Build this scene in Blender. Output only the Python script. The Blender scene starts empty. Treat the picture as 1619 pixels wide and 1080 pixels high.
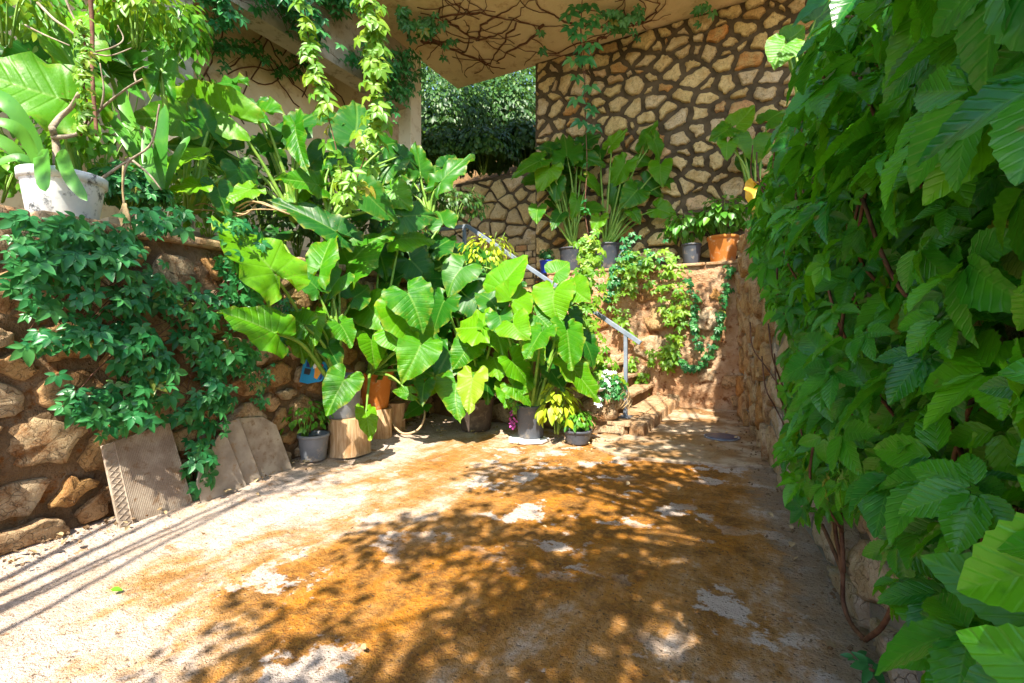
import bpy, math, random
import numpy as np
from mathutils import Vector, Matrix, noise as mnoise

# ------------------------------------------------------------------ camera, sky, sun, exposure
S = bpy.context.scene
COL = S.collection
F, CU, CV, H = 750.0, 809.5, 520.0, 1.25          # focal length in photo pixels, principal column, horizon row, eye height
cam = bpy.data.cameras.new('camera'); cam.sensor_width = 36.0
cam.lens = F / 1619.0 * 36.0; cam.shift_y = -20.0 / 1619.0
cam.clip_start = 0.02; cam.clip_end = 800
co = bpy.data.objects.new('camera', cam); COL.objects.link(co)
co.location = (0, 0, H); co.rotation_euler = (math.radians(90), 0, 0)
S.camera = co

SUN_EL = math.radians(52)
LH = Vector((0.19, 1.0, 0)).normalized()          # horizontal direction the light travels
LD = Vector((LH.x * math.cos(SUN_EL), LH.y * math.cos(SUN_EL), -math.sin(SUN_EL)))
world = bpy.data.worlds.new('World'); S.world = world; world.use_nodes = True
nt = world.node_tree; nt.nodes.clear()
sky = nt.nodes.new('ShaderNodeTexSky'); sky.sky_type = 'NISHITA'; sky.sun_disc = False
sky.sun_elevation = SUN_EL; sky.sun_rotation = math.atan2(-LH.x, -LH.y)
bg = nt.nodes.new('ShaderNodeBackground'); bg.inputs[1].default_value = 0.145
wo = nt.nodes.new('ShaderNodeOutputWorld')
nt.links.new(sky.outputs[0], bg.inputs[0]); nt.links.new(bg.outputs[0], wo.inputs[0])
sun = bpy.data.lights.new('sun', 'SUN'); sun.energy = 5.0; sun.angle = math.radians(0.5); sun.color = (1.0, 0.93, 0.80)
so = bpy.data.objects.new('sun', sun); COL.objects.link(so)
so.rotation_euler = LD.to_track_quat('-Z', 'Y').to_euler(); so.location = (0, -6, 14)
S.view_settings.view_transform = 'Standard'; S.view_settings.look = 'None'
S.view_settings.gamma = 1.0; S.view_settings.use_curve_mapping = False
S.view_settings.exposure = 1.5
S.render.engine = 'CYCLES'
S.cycles.max_bounces = 8; S.cycles.diffuse_bounces = 5; S.cycles.transmission_bounces = 4

# ------------------------------------------------------------------ helpers
rng = random.Random(7)
E1 = Vector((0.478, 0.878, 0)).normalized()        # along the drive
E2 = Vector((E1.y, -E1.x, 0))                      # across the drive, to the right
UP = Vector((0, 0, 1))
RZ = math.atan2(E2.y, E2.x)
CAMP = Vector((0, 0, H))
def W(a, b, z=0.0): return E1 * a + E2 * b + UP * z
def PX(u, v, Y): return Vector(((u - CU) / F * Y, Y, H - (v - CV) / F * Y))
def ray(u, v): return Vector(((u - CU) / F, 1.0, -(v - CV) / F))
def hit(u, v, p, n):
    d = ray(u, v); t = (p - CAMP).dot(n) / d.dot(n)
    return CAMP + d * t
def on_b(u, v, b): return hit(u, v, W(0, b), E2)
def on_a(u, v, a): return hit(u, v, W(a, 0), E1)
def on_z(u, v, z): return hit(u, v, Vector((0, 0, z)), UP)
LDR = (E1 - E2 * .134).normalized(); LN = Vector((LDR.y, -LDR.x, 0))   # the side walls run a little askew to the back wall
def LBF(a): return -3.66 - .134 * (a - 1.3)
def on_left(u, v, off=0.0): return hit(u, v, W(1.3, LBF(1.3)) + LN * off, LN)
def pix(p):
    return (CU + p.x / p.y * F, CV - (p.z - H) / p.y * F) if p.y > 0.05 else (1e6, 1e6)

def mesh(name, verts, faces, mat, smooth=True):
    me = bpy.data.meshes.new(name)
    me.from_pydata([tuple(v) for v in verts], [], faces)
    if smooth: me.polygons.foreach_set('use_smooth', [True] * len(me.polygons))
    if mat: me.materials.append(mat)
    me.update()
    return me
def obj(name, me, parent=None, loc=(0, 0, 0), mtx=None):
    o = bpy.data.objects.new(name, me); COL.objects.link(o)
    if parent: o.parent = parent
    if mtx is not None: o.matrix_local = mtx
    else: o.location = loc
    return o
def tag(o, label=None, cat=None, group=None, kind=None):
    if label: o['label'] = label
    if cat: o['category'] = cat
    if group: o['group'] = group
    if kind: o['kind'] = kind
    return o
def empty(name, loc, label=None, cat=None, group=None, rz=0.0):
    o = bpy.data.objects.new(name, None); COL.objects.link(o)
    o.location = loc; o.rotation_euler = (0, 0, rz); o.empty_display_size = 0.1
    return tag(o, label, cat, group)

class MB:
    """collects shapes; base is subtracted so that meshes are local to their thing"""
    def __init__(s, base=(0, 0, 0)): s.v = []; s.f = []; s.base = Vector(base)
    def add(s, vs, fs):
        n = len(s.v); s.v += [Vector(v) - s.base for v in vs]; s.f += [tuple(i + n for i in f) for f in fs]
    def tube(s, pts, rads, seg=6, cap=True):
        pts = [Vector(p) for p in pts]; n = len(pts)
        if not hasattr(rads, '__len__'): rads = [rads] * n
        vs = []; fs = []; ref = None
        for i, p in enumerate(pts):
            t = (pts[min(i + 1, n - 1)] - pts[max(i - 1, 0)])
            t = t.normalized() if t.length > 1e-9 else UP
            if ref is None: ref = t.orthogonal().normalized()
            ref = (ref - t * ref.dot(t)); ref = ref.normalized() if ref.length > 1e-6 else t.orthogonal().normalized()
            bi = t.cross(ref)
            for k in range(seg):
                an = 2 * math.pi * k / seg
                vs.append(p + (ref * math.cos(an) + bi * math.sin(an)) * rads[i])
        for i in range(n - 1):
            for k in range(seg):
                k2 = (k + 1) % seg
                fs.append((i * seg + k, i * seg + k2, (i + 1) * seg + k2, (i + 1) * seg + k))
        if cap:
            fs.append(tuple(range(seg))[::-1]); fs.append(tuple((n - 1) * seg + k for k in range(seg)))
        s.add(vs, fs)
    def box(s, c, x, y, z):
        """centre and three half-axis vectors"""
        c = Vector(c); vs = [c + x * i + y * j + z * k for i in (-1, 1) for j in (-1, 1) for k in (-1, 1)]
        s.add(vs, [(0, 1, 3, 2), (4, 6, 7, 5), (0, 4, 5, 1), (2, 3, 7, 6), (0, 2, 6, 4), (1, 5, 7, 3)])
    def slab(s, a0, a1, b0, b1, z0, z1):
        s.box(W((a0 + a1) / 2, (b0 + b1) / 2, (z0 + z1) / 2), E1 * ((a1 - a0) / 2), E2 * ((b1 - b0) / 2), UP * ((z1 - z0) / 2))
    def lathe(s, c, prof, seg=28, wob=0.0, ph=0.0):
        c = Vector(c); vs = []; fs = []
        for (r, z) in prof:
            for k in range(seg):
                an = 2 * math.pi * k / seg
                rr = r * (1 + wob * (math.sin(3 * an + ph) * .6 + math.sin(5 * an + 2 * ph) * .4))
                vs.append(c + Vector((rr * math.cos(an), rr * math.sin(an), z)))
        for i in range(len(prof) - 1):
            for k in range(seg):
                k2 = (k + 1) % seg
                fs.append((i * seg + k, i * seg + k2, (i + 1) * seg + k2, (i + 1) * seg + k))
        s.add(vs, fs)
    def disc(s, c, r, seg=28, wob=0.0, ph=0.0):
        c = Vector(c); vs = []
        for k in range(seg):
            an = 2 * math.pi * k / seg
            rr = r * (1 + wob * (math.sin(3 * an + ph) * .6 + math.sin(5 * an + 2 * ph) * .4))
            vs.append(c + Vector((rr * math.cos(an), rr * math.sin(an), 0)))
        s.add(vs, [tuple(range(seg))])
    def poly(s, pts, off):
        """flat outline extruded by off"""
        n = len(pts); pts = [Vector(p) for p in pts]
        vs = pts + [p + off for p in pts]
        fs = [tuple(range(n))[::-1], tuple(range(n, 2 * n))] + [(i, (i + 1) % n, n + (i + 1) % n, n + i) for i in range(n)]
        s.add(vs, fs)
    def build(s, name, mat, parent=None, smooth=False, bevel=0.0):
        me = mesh(name, s.v, s.f, mat, smooth)
        o = obj(name, me, parent) if parent else obj(name, me, None, s.base)
        if bevel:
            m = o.modifiers.new('bevel', 'BEVEL'); m.width = bevel; m.segments = 2; m.limit_method = 'ANGLE'
        return o

def spline(pts, n=6):
    pts = [Vector(p) for p in pts]; out = []
    P = [pts[0] * 2 - pts[1]] + pts + [pts[-1] * 2 - pts[-2]]
    for i in range(1, len(P) - 2):
        for k in range(n):
            t = k / n; a, b, c, d = P[i - 1], P[i], P[i + 1], P[i + 2]
            out.append(0.5 * ((2 * b) + (c - a) * t + (2 * a - 5 * b + 4 * c - d) * t * t + (3 * b - a - 3 * c + d) * t ** 3))
    out.append(pts[-1]); return out

# ------------------------------------------------------------------ materials
class NT:
    def __init__(s, name):
        s.m = bpy.data.materials.new(name); s.m.use_nodes = True; s.t = s.m.node_tree; s.t.nodes.clear()
        s.out = s.t.nodes.new('ShaderNodeOutputMaterial')
    def n(s, typ, **kw):
        nd = s.t.nodes.new('ShaderNode' + typ)
        for k, v in kw.items(): setattr(nd, k, v)
        return nd
    def l(s, a, b): s.t.links.new(a, b)
    def val(s, sock, x):
        if hasattr(x, 'is_linked') or hasattr(x, 'links'): s.l(x, sock)
        else: sock.default_value = x
    def math(s, op, a, b=0.0, c=None):
        nd = s.n('Math', operation=op); s.val(nd.inputs[0], a); s.val(nd.inputs[1], b)
        if c is not None: s.val(nd.inputs[2], c)
        return nd.outputs[0]
    def noise(s, vec, scale, detail=4, rough=0.6):
        nd = s.n('TexNoise'); nd.inputs['Scale'].default_value = scale; nd.inputs['Detail'].default_value = detail
        nd.inputs['Roughness'].default_value = rough
        if vec is not None: s.l(vec, nd.inputs['Vector'])
        return nd.outputs['Fac']
    def ramp(s, fac, stops):
        nd = s.n('ValToRGB'); s.l(fac, nd.inputs[0]); e = nd.color_ramp.elements
        while len(e) < len(stops): e.new(0.5)
        for el, (p, c) in zip(e, stops):
            el.position = p; el.color = (c[0], c[1], c[2], 1) if hasattr(c, '__len__') else (c, c, c, 1)
        return nd.outputs[0]
    def mix(s, fac, a, b, blend='MIX'):
        nd = s.n('Mix', data_type='RGBA', blend_type=blend)
        s.val(nd.inputs[0], fac)
        for i, x in ((6, a), (7, b)):
            if hasattr(x, '__len__') and not hasattr(x, 'links'): nd.inputs[i].default_value = (x[0], x[1], x[2], 1)
            else: s.l(x, nd.inputs[i])
        return nd.outputs[2]
    def sstep(s, x, lo, hi):
        nd = s.n('MapRange', interpolation_type='SMOOTHSTEP'); s.val(nd.inputs[0], x)
        nd.inputs[1].default_value = lo; nd.inputs[2].default_value = hi
        return nd.outputs[0]
    def bump(s, h, dist, strength=1.0, normal=None):
        nd = s.n('Bump'); nd.inputs['Distance'].default_value = dist; nd.inputs['Strength'].default_value = strength
        s.l(h, nd.inputs['Height'])
        if normal is not None: s.l(normal, nd.inputs['Normal'])
        return nd.outputs[0]
    def bsdf(s, col, rough=0.7, spec=0.3, normal=None, metal=0.0):
        p = s.n('BsdfPrincipled')
        if hasattr(col, 'links'): s.l(col, p.inputs['Base Color'])
        else: p.inputs['Base Color'].default_value = (col[0], col[1], col[2], 1)
        s.val(p.inputs['Roughness'], rough); p.inputs['Specular IOR Level'].default_value = spec
        p.inputs['Metallic'].default_value = metal
        if normal is not None: s.l(normal, p.inputs['Normal'])
        return p.outputs[0]
    def done(s, sh): s.l(sh, s.out.inputs['Surface']); return s.m
    def gen(s): return s.n('TexCoord').outputs['Object']
    def pos(s): return s.n('NewGeometry').outputs['Position']
    def rnd(s):
        a = s.n('Attribute', attribute_name='rnd').outputs['Fac']
        r = s.n('ObjectInfo').outputs['Random']
        return s.math('FRACT', s.math('ADD', a, r))

def plain(name, c1, c2, scale=6, rough=0.6, spec=0.3, bump=0.004, dirt=None):
    t = NT(name); p = t.pos(); n = t.noise(p, scale, 5); c = t.mix(t.sstep(n, .35, .65), c1, c2)
    if dirt: c = t.mix(t.sstep(t.noise(p, scale * 2.7, 6, .7), .52, .66), c, dirt)
    return t.done(t.bsdf(c, rough, spec, t.bump(t.noise(p, scale * 6, 5, .7), bump)))

def stone_mat(name, stops, dirt, bump=0.03):
    t = NT(name); p = t.pos(); r = t.n('ObjectInfo').outputs['Random']
    base = t.ramp(r, stops)
    n = t.noise(p, 6, 8, .7); n2 = t.noise(p, 34, 6, .75)
    c = t.mix(t.sstep(n, .42, .68), base, dirt)
    c = t.mix(t.math('MULTIPLY', t.sstep(n2, .5, .75), .45), c, (.10, .07, .035))
    n3 = t.noise(p, 110, 4, .7)
    c = t.mix(t.math('MULTIPLY', t.sstep(n3, .52, .7), .35), c, (.62, .50, .36))
    vo = t.n('TexVoronoi', feature='DISTANCE_TO_EDGE'); vo.inputs['Scale'].default_value = 5.0
    dv = t.n('VectorMath', operation='ADD'); nv_ = t.n('TexNoise'); nv_.inputs['Scale'].default_value = 7; t.l(p, nv_.inputs['Vector']); t.l(p, dv.inputs[0]); t.l(nv_.outputs['Color'], dv.inputs[1]); t.l(dv.outputs[0], vo.inputs['Vector'])
    ck = t.sstep(vo.outputs['Distance'], .0, .035)
    c = t.mix(t.math('MULTIPLY', t.math('SUBTRACT', 1.0, ck), .5), c, (.11, .07, .04))
    h = t.math('ADD', t.math('ADD', t.math('MULTIPLY', n, 1.0), t.math('MULTIPLY', n2, .55)), t.math('ADD', t.math('MULTIPLY', n3, .18), t.math('MULTIPLY', ck, .25)))
    return t.done(t.bsdf(c, .85, .2, t.bump(h, bump)))

def leaf_mat(name, c0, c1, trans, rough=.38, tw=.34, vein=0.0, spec=.45, veincol=None, aged=None):
    t = NT(name); r = t.rnd(); col = t.mix(t.math('POWER', r, 1.4), c0, c1)
    col = t.mix(t.math('MULTIPLY', t.sstep(t.math('FRACT', t.math('MULTIPLY', r, 7.31)), .72, .95), .55), col, (c1[0] * 1.9, c1[1] * 1.25, c1[2] * 1.2))
    p = t.pos(); n = t.noise(p, 9, 3)
    col = t.mix(t.math('MULTIPLY', t.sstep(n, .4, .75), .45), col, (c1[0] * 1.35, c1[1] * 1.12, c1[2]))
    col = t.mix(t.math('MULTIPLY', t.sstep(t.noise(p, 31, 4, .65), .56, .74), .45), col, (c0[0] * .6, c0[1] * .62, c0[2] * .7))
    if vein:
        ed = t.n('Attribute', attribute_name='edge').outputs['Fac']
        col = t.mix(t.math('MULTIPLY', t.math('MULTIPLY', ed, t.sstep(t.noise(p, 14, 3), .46, .66)), .5), col, (.42, .36, .04))
        vs_ = t.n('TexVoronoi'); vs_.inputs['Scale'].default_value = 26; t.l(p, vs_.inputs['Vector'])
        sp_ = t.math('MULTIPLY', t.math('SUBTRACT', 1.0, t.sstep(vs_.outputs['Distance'], .10, .2)), t.sstep(t.noise(p, 4.5, 2), .54, .62))
        col = t.mix(t.math('MULTIPLY', sp_, .7), col, (.20, .13, .03))
    if aged is not None:
        col = t.mix(t.math('MULTIPLY', t.sstep(r, .972, .995), .8), col, aged)
    nrm = None
    if vein:
        uv = t.n('UVMap').outputs[0]; sp = t.n('SeparateXYZ'); t.l(uv, sp.inputs[0])
        ax = t.math('ABSOLUTE', sp.outputs[0]); y = sp.outputs[1]
        s0 = t.math('SUBTRACT', y, t.math('MULTIPLY', ax, .62))
        neg = t.math('DIVIDE', s0, t.math('ADD', ax, .22))
        g = t.math('GREATER_THAN', s0, 0.0)
        s1 = t.math('ADD', t.math('MULTIPLY', s0, g), t.math('MULTIPLY', t.math('MULTIPLY', neg, .30), t.math('SUBTRACT', 1.0, g)))
        fr = t.math('ABSOLUTE', t.math('SUBTRACT', t.math('FRACT', t.math('ADD', t.math('MULTIPLY', s1, 8.0), .5)), .5))
        lat = t.math('SUBTRACT', 1.0, t.sstep(fr, .0, .07))
        mid = t.math('SUBTRACT', 1.0, t.sstep(ax, .006, .03))
        v = t.math('MAXIMUM', t.math('MULTIPLY', lat, .5), mid)
        col = t.mix(t.math('MULTIPLY', v, vein), col, veincol or (.20, .36, .06))
        hh = t.math('ADD', t.math('MULTIPLY', t.sstep(fr, 0.0, .22), .5), t.math('MULTIPLY', t.noise(p, 22, 4, .6), .9))
        nrm = t.bump(hh, .008 if vein > .35 else .0022, .5)
    b = t.bsdf(col, rough, spec, nrm)
    tr = t.n('BsdfTranslucent')
    tc = t.mix(.5, col, trans)
    t.l(tc, tr.inputs[0])
    if nrm is not None: t.l(nrm, tr.inputs[1])
    mx = t.n('MixShader'); mx.inputs[0].default_value = tw; t.l(b, mx.inputs[1]); t.l(tr.outputs[0], mx.inputs[2])
    return t.done(mx.outputs[0])

M = {}
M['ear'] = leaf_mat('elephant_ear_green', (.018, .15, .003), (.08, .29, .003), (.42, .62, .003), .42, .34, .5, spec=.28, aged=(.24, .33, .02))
M['ear_shaded'] = leaf_mat('elephant_ear_shaded_green', (.007, .085, .008), (.028, .165, .006), (.15, .40, .006), .40, .28, .35, spec=.3)  # darker copy of the leaf green, shade among the leaves painted in
M['ear_yellow'] = leaf_mat('yellowed_leaf', (.62, .36, .012), (.72, .45, .02), (.85, .55, .02), .5, .3, .3, veincol=(.8, .6, .2))
M['creeper'] = leaf_mat('creeper_green', (.014, .145, .040), (.060, .28, .070), (.14, .46, .05), .36, .28, spec=.5, aged=(.30, .26, .03))
M['creeper_lit'] = leaf_mat('creeper_sunlit_green', (.08, .26, .015), (.20, .38, .02), (.46, .62, .03), .42, .38, aged=(.5, .38, .05))  # yellow-green creeper colour, lightened as if sunlit
M['vine'] = leaf_mat('grape_creeper_green', (.008, .135, .020), (.075, .36, .006), (.24, .66, .006), .30, .38, spec=.5, vein=.3, veincol=(.16, .42, .06), aged=(.28, .22, .04))
M['herb'] = leaf_mat('herb_green', (.05, .22, .015), (.11, .34, .025), (.30, .56, .03), .40, .34)
M['lime'] = leaf_mat('lime_leaf', (.26, .40, .015), (.40, .50, .03), (.60, .70, .03), .45, .36)
M['strap'] = leaf_mat('strap_leaf', (.04, .20, .02), (.10, .32, .03), (.30, .52, .03), .36, .28)
M['bush'] = leaf_mat('hillside_leaf', (.016, .07, .020), (.06, .17, .025), (.18, .36, .04), .45, .30)
M['treeleaf'] = leaf_mat('tree_leaf', (.03, .10, .015), (.06, .16, .02), (.14, .28, .02), .5, .25)
M['stalk'] = plain('leaf_stalk', (.12, .27, .03), (.22, .36, .05), 14, .45, .4, .002)
M['twig'] = plain('red_brown_stem', (.10, .045, .028), (.19, .095, .055), 20, .75, .2, .003)
M['bark'] = plain('grey_bark', (.16, .13, .10), (.30, .25, .20), 18, .85, .15, .006)
M['branch'] = plain('pale_branch', (.22, .17, .12), (.40, .33, .24), 15, .8, .2, .004)
M['plaster'] = plain('cream_plaster', (.72, .59, .36), (.80, .67, .44), 1.3, .9, .15, .012, dirt=(.54, .39, .22))
M['pillar_paint'] = plain('pale_pillar_paint', (.74, .68, .50), (.80, .74, .56), 2, .85, .2, .006, dirt=(.62, .54, .36))
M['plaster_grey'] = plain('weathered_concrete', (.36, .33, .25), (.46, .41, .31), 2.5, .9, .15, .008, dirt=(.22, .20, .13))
M['mortar_dark'] = plain('dark_mortar', (.085, .068, .042), (.14, .11, .068), 5, .95, .1, .02)
M['mortar_brown'] = plain('brown_mortar', (.17, .11, .06), (.28, .19, .11), 4, .95, .1, .05, dirt=(.20, .085, .025))
M['render_wall'] = plain('pinkish_render', (.40, .22, .11), (.54, .36, .22), 3.0, .92, .12, .05, dirt=(.22, .085, .03))
M['stone_pale'] = stone_mat('pale_limestone', [(0, (.74, .58, .25)), (.4, (.78, .64, .33)), (.7, (.66, .53, .30)), (.84, (.76, .64, .42)), (.91, (.60, .27, .07)), (1, (.58, .38, .15))], (.58, .42, .18))
M['stone_warm'] = stone_mat('warm_fieldstone', [(0, (.52, .29, .10)), (.35, (.60, .43, .23)), (.7, (.62, .48, .31)), (1, (.56, .28, .08))], (.28, .12, .035), .05)
M['stone_grey'] = stone_mat('pale_grey_stone', [(0, (.50, .40, .28)), (.5, (.56, .48, .37)), (1, (.46, .38, .29))], (.40, .28, .16), .03)
M['mortar_grey'] = plain('grey_mortar', (.20, .19, .17), (.29, .27, .24), 6, .95, .1, .03)
M['stone_step'] = stone_mat('step_stone', [(0, (.44, .30, .17)), (.5, (.50, .36, .22)), (1, (.42, .25, .12))], (.33, .17, .07), .02)
M['soil'] = plain('soil', (.05, .03, .018), (.10, .065, .04), 12, .95, .1, .02)
M['leaf_litter'] = plain('earth_and_litter', (.13, .075, .035), (.24, .14, .06), 9, .95, .1, .03)
M['pot_black'] = plain('black_plastic', (.045, .052, .066), (.075, .085, .105), 3.2, .48, .4, .002, dirt=(.20, .17, .14))
M['pot_grey'] = plain('grey_plastic', (.15, .165, .19), (.23, .24, .26), 3.2, .55, .3, .002, dirt=(.36, .31, .25))
M['pot_brown'] = plain('brown_plastic', (.085, .062, .048), (.13, .10, .08), 6, .55, .3, .002, dirt=(.20, .16, .12))
M['terracotta'] = plain('terracotta', (.50, .165, .03), (.58, .21, .045), 3, .78, .2, .003, dirt=(.56, .34, .19))
M['pot_blue'] = plain('blue_plastic', (.01, .035, .33), (.015, .05, .42), 4, .35, .5, .001)
M['white_paint'] = plain('flaking_white_paint', (.60, .64, .66), (.76, .77, .76), 3.4, .55, .3, .002, dirt=(.055, .065, .075))
M['rail'] = plain('blue_grey_metal', (.15, .185, .235), (.22, .25, .30), 8, .4, .5, .001)
M['tile'] = plain('brown_stone_tile', (.30, .23, .17), (.46, .38, .29), 7, .5, .35, .002, dirt=(.26, .17, .10))
M['tile2'] = plain('taupe_tile', (.28, .23, .18), (.44, .37, .29), 5, .40, .4, .001, dirt=(.33, .22, .13))
M['tile_grey'] = plain('grey_slab', (.20, .18, .14), (.28, .25, .20), 4, .8, .2, .006)
M['hose'] = plain('tan_hose', (.40, .28, .15), (.50, .37, .22), 8, .45, .4, .001)
M['white_petal'] = plain('white_petal', (.80, .80, .80), (.85, .83, .84), 10, .6, .2, .001)
M['purple_petal'] = plain('purple_petal', (.35, .04, .24), (.48, .08, .34), 10, .6, .2, .001)
M['lid_blue'] = plain('dark_blue_plastic', (.03, .045, .10), (.05, .07, .14), 8, .35, .5, .001, dirt=(.12, .10, .09))
M['card_blue'] = plain('blue_card', (.01, .24, .52), (.012, .28, .58), 6, .4, .4, .0)
M['card_navy'] = plain('navy_print', (.01, .03, .22), (.01, .04, .26), 6, .4, .4, .0)
M['card_orange'] = plain('orange_print', (.70, .26, .02), (.75, .36, .05), 20, .4, .4, .0)
M['card_white'] = plain('white_print', (.75, .77, .78), (.8, .8, .8), 6, .4, .4, .0)
M['card_red'] = plain('red_print', (.60, .03, .03), (.65, .05, .04), 6, .4, .4, .0)
M['card_black'] = plain('black_print', (.02, .02, .025), (.03, .03, .035), 6, .4, .4, .0)
M['dry'] = plain('dry_fibre', (.36, .25, .12), (.48, .36, .20), 14, .9, .1, .004)
def glass_mat():
    t = NT('bottle_plastic'); p = t.n('BsdfPrincipled')
    p.inputs['Base Color'].default_value = (.55, .75, .88, 1); p.inputs['Roughness'].default_value = .12
    p.inputs['Transmission Weight'].default_value = .75; p.inputs['IOR'].default_value = 1.2
    return t.done(p.outputs[0])
M['bottle'] = glass_mat()
def wood_mat(name, c1, c2):
    t = NT(name); g = t.gen(); mp = t.n('Mapping'); mp.inputs['Scale'].default_value = (18, 18, 1.6); t.l(g, mp.inputs[0])
    n = t.noise(mp.outputs[0], 2.2, 6, .65); n2 = t.noise(g, 5, 3)
    c = t.mix(t.sstep(n, .35, .65), c1, c2); c = t.mix(t.math('MULTIPLY', t.sstep(n2, .5, .7), .5), c, (.36, .17, .05))
    return t.done(t.bsdf(c, .8, .2, t.bump(n, .012)))
M['log'] = wood_mat('split_log', (.42, .25, .12), (.66, .46, .28))
M['log_end'] = plain('sawn_end', (.36, .22, .11), (.46, .30, .16), 12, .9, .1, .004)

def drive_mat():
    t = NT('stained_rough_concrete'); g = t.gen(); sp = t.n('SeparateXYZ'); t.l(g, sp.inputs[0])   # x = across, y = along
    x, y = sp.outputs[0], sp.outputs[1]
    n1 = t.noise(g, 1.15, 5, .62); n2 = t.noise(g, 5.5, 6, .68); n3 = t.noise(g, 38, 4, .7); n4 = t.noise(g, 120, 3, .7)
    base = t.mix(t.sstep(n2, .35, .7), (.66, .54, .45), (.54, .40, .30))
    base = t.mix(t.math('MULTIPLY', t.sstep(n1, .45, .7), .5), base, (.48, .30, .15))
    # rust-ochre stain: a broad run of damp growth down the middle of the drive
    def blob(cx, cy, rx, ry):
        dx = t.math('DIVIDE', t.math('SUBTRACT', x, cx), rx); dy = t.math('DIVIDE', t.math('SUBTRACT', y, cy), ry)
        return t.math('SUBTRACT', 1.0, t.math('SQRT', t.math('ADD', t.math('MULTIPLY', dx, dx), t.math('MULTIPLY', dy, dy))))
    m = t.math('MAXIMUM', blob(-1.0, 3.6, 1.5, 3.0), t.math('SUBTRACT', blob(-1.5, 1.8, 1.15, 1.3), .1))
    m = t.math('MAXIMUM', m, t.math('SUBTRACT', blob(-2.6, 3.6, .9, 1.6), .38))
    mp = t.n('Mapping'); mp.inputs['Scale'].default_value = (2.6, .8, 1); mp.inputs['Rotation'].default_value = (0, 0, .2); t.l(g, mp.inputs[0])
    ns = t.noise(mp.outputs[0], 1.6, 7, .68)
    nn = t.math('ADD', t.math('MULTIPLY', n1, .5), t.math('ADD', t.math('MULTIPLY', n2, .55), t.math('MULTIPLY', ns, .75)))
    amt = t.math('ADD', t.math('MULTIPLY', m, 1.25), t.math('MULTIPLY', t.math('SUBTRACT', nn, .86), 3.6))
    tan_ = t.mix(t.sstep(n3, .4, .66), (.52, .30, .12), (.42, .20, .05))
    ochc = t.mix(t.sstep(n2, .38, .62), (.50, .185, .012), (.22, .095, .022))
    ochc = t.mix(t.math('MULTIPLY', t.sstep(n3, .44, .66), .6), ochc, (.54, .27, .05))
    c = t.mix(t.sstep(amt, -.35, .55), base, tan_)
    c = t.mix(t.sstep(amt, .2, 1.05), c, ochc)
    # pale washed-out plates where the skin has lifted, ochre specks elsewhere
    npl = t.noise(g, 2.9, 7, .66)
    pl = t.math('MULTIPLY', t.sstep(npl, .545, .585), t.sstep(t.noise(g, .8, 2), .42, .52))
    c = t.mix(t.math('MULTIPLY', pl, .9), c, (.66, .55, .47))
    small = t.sstep(t.noise(g, 6.5, 5, .6), .60, .68)
    c = t.mix(t.math('MULTIPLY', small, .65), c, (.40, .17, .03))
    dk = t.sstep(t.noise(g, 3.3, 6, .7), .56, .72)
    c = t.mix(t.math('MULTIPLY', dk, .45), c, (.17, .095, .04))
    # grey strip along the right-hand wall
    rs = t.sstep(t.math('ADD', x, t.math('ADD', t.math('MULTIPLY', y, .134), t.math('MULTIPLY', t.math('SUBTRACT', n2, .5), .5))), .38, .55)
    c = t.mix(t.math('MULTIPLY', rs, .7), c, (.34, .28, .21))
    pits = t.sstep(t.noise(g, 55, 3, .6), .60, .66)
    c = t.mix(t.math('MULTIPLY', pits, .8), c, (.10, .06, .035))
    c = t.mix(t.math('MULTIPLY', t.sstep(n4, .56, .68), .35), c, (.16, .10, .05))
    # combed grooves across the ramp
    wv = t.n('TexWave', wave_type='BANDS', bands_direction='Y'); t.l(g, wv.inputs[0])
    wv.inputs['Scale'].default_value = 3.6; wv.inputs['Distortion'].default_value = 5.5; wv.inputs['Detail'].default_value = 3
    wv.inputs['Detail Scale'].default_value = 1.6
    h = t.math('ADD', t.math('MULTIPLY', n3, .9), t.math('MULTIPLY', n4, .5))
    h = t.math('ADD', h, t.math('MULTIPLY', wv.outputs['Fac'], .14))
    return t.done(t.bsdf(c, .88, .22, t.bump(h, .03, 1.0)))
M['drive'] = drive_mat()
def pad_mat():
    t = NT('wet_smooth_concrete'); p = t.pos(); n = t.noise(p, 2.0, 5, .6); n2 = t.noise(p, 9, 5, .65)
    c = t.mix(t.sstep(n, .40, .58), (.46, .36, .25), (.24, .125, .045)); c = t.mix(t.math('MULTIPLY', t.sstep(n2, .46, .66), .7), c, (.17, .095, .04)); c = t.mix(t.math('MULTIPLY', t.sstep(t.noise(p, 40, 4, .7), .5, .7), .5), c, (.50, .40, .29))
    ro = t.sstep(n, .3, .6)
    return t.done(t.bsdf(c, t.math('SUBTRACT', .8, t.math('MULTIPLY', ro, .35)), .35, t.bump(n2, .006)))
M['pad'] = pad_mat()

# ------------------------------------------------------------------ setting: ground, terrace, hillside
T0 = 1.80                                    # terrace level
m = MB(); m.slab(-80, 160, -130, 130, -.40, -.12)
tag(m.build('ground', M['leaf_litter']), 'brown earth around the drive', kind='structure')
NA, NB = 300, 180
a0, a1, b0, b1 = -2.0, 8.4, -4.3, 1.0
vs = []; fs = []
for i in range(NA + 1):
    a = a0 + (a1 - a0) * i / NA
    for j in range(NB + 1):
        b = b0 + (b1 - b0) * j / NB
        z = (mnoise.noise(Vector((a * 1.1, b * 1.1, 0))) * .018 + mnoise.noise(Vector((a * 5, b * 5, 3))) * .007
             + mnoise.noise(Vector((a * 16, b * 16, 9))) * .004)
        z += .05 * max(0, min(1, (LBF(a) + .4 - b) / .4))           # ramps up against the left wall
        vs.append((b, a, z))
for i in range(NA):
    for j in range(NB):
        k = i * (NB + 1) + j; fs.append((k, k + 1, k + NB + 2, k + NB + 1))
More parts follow.
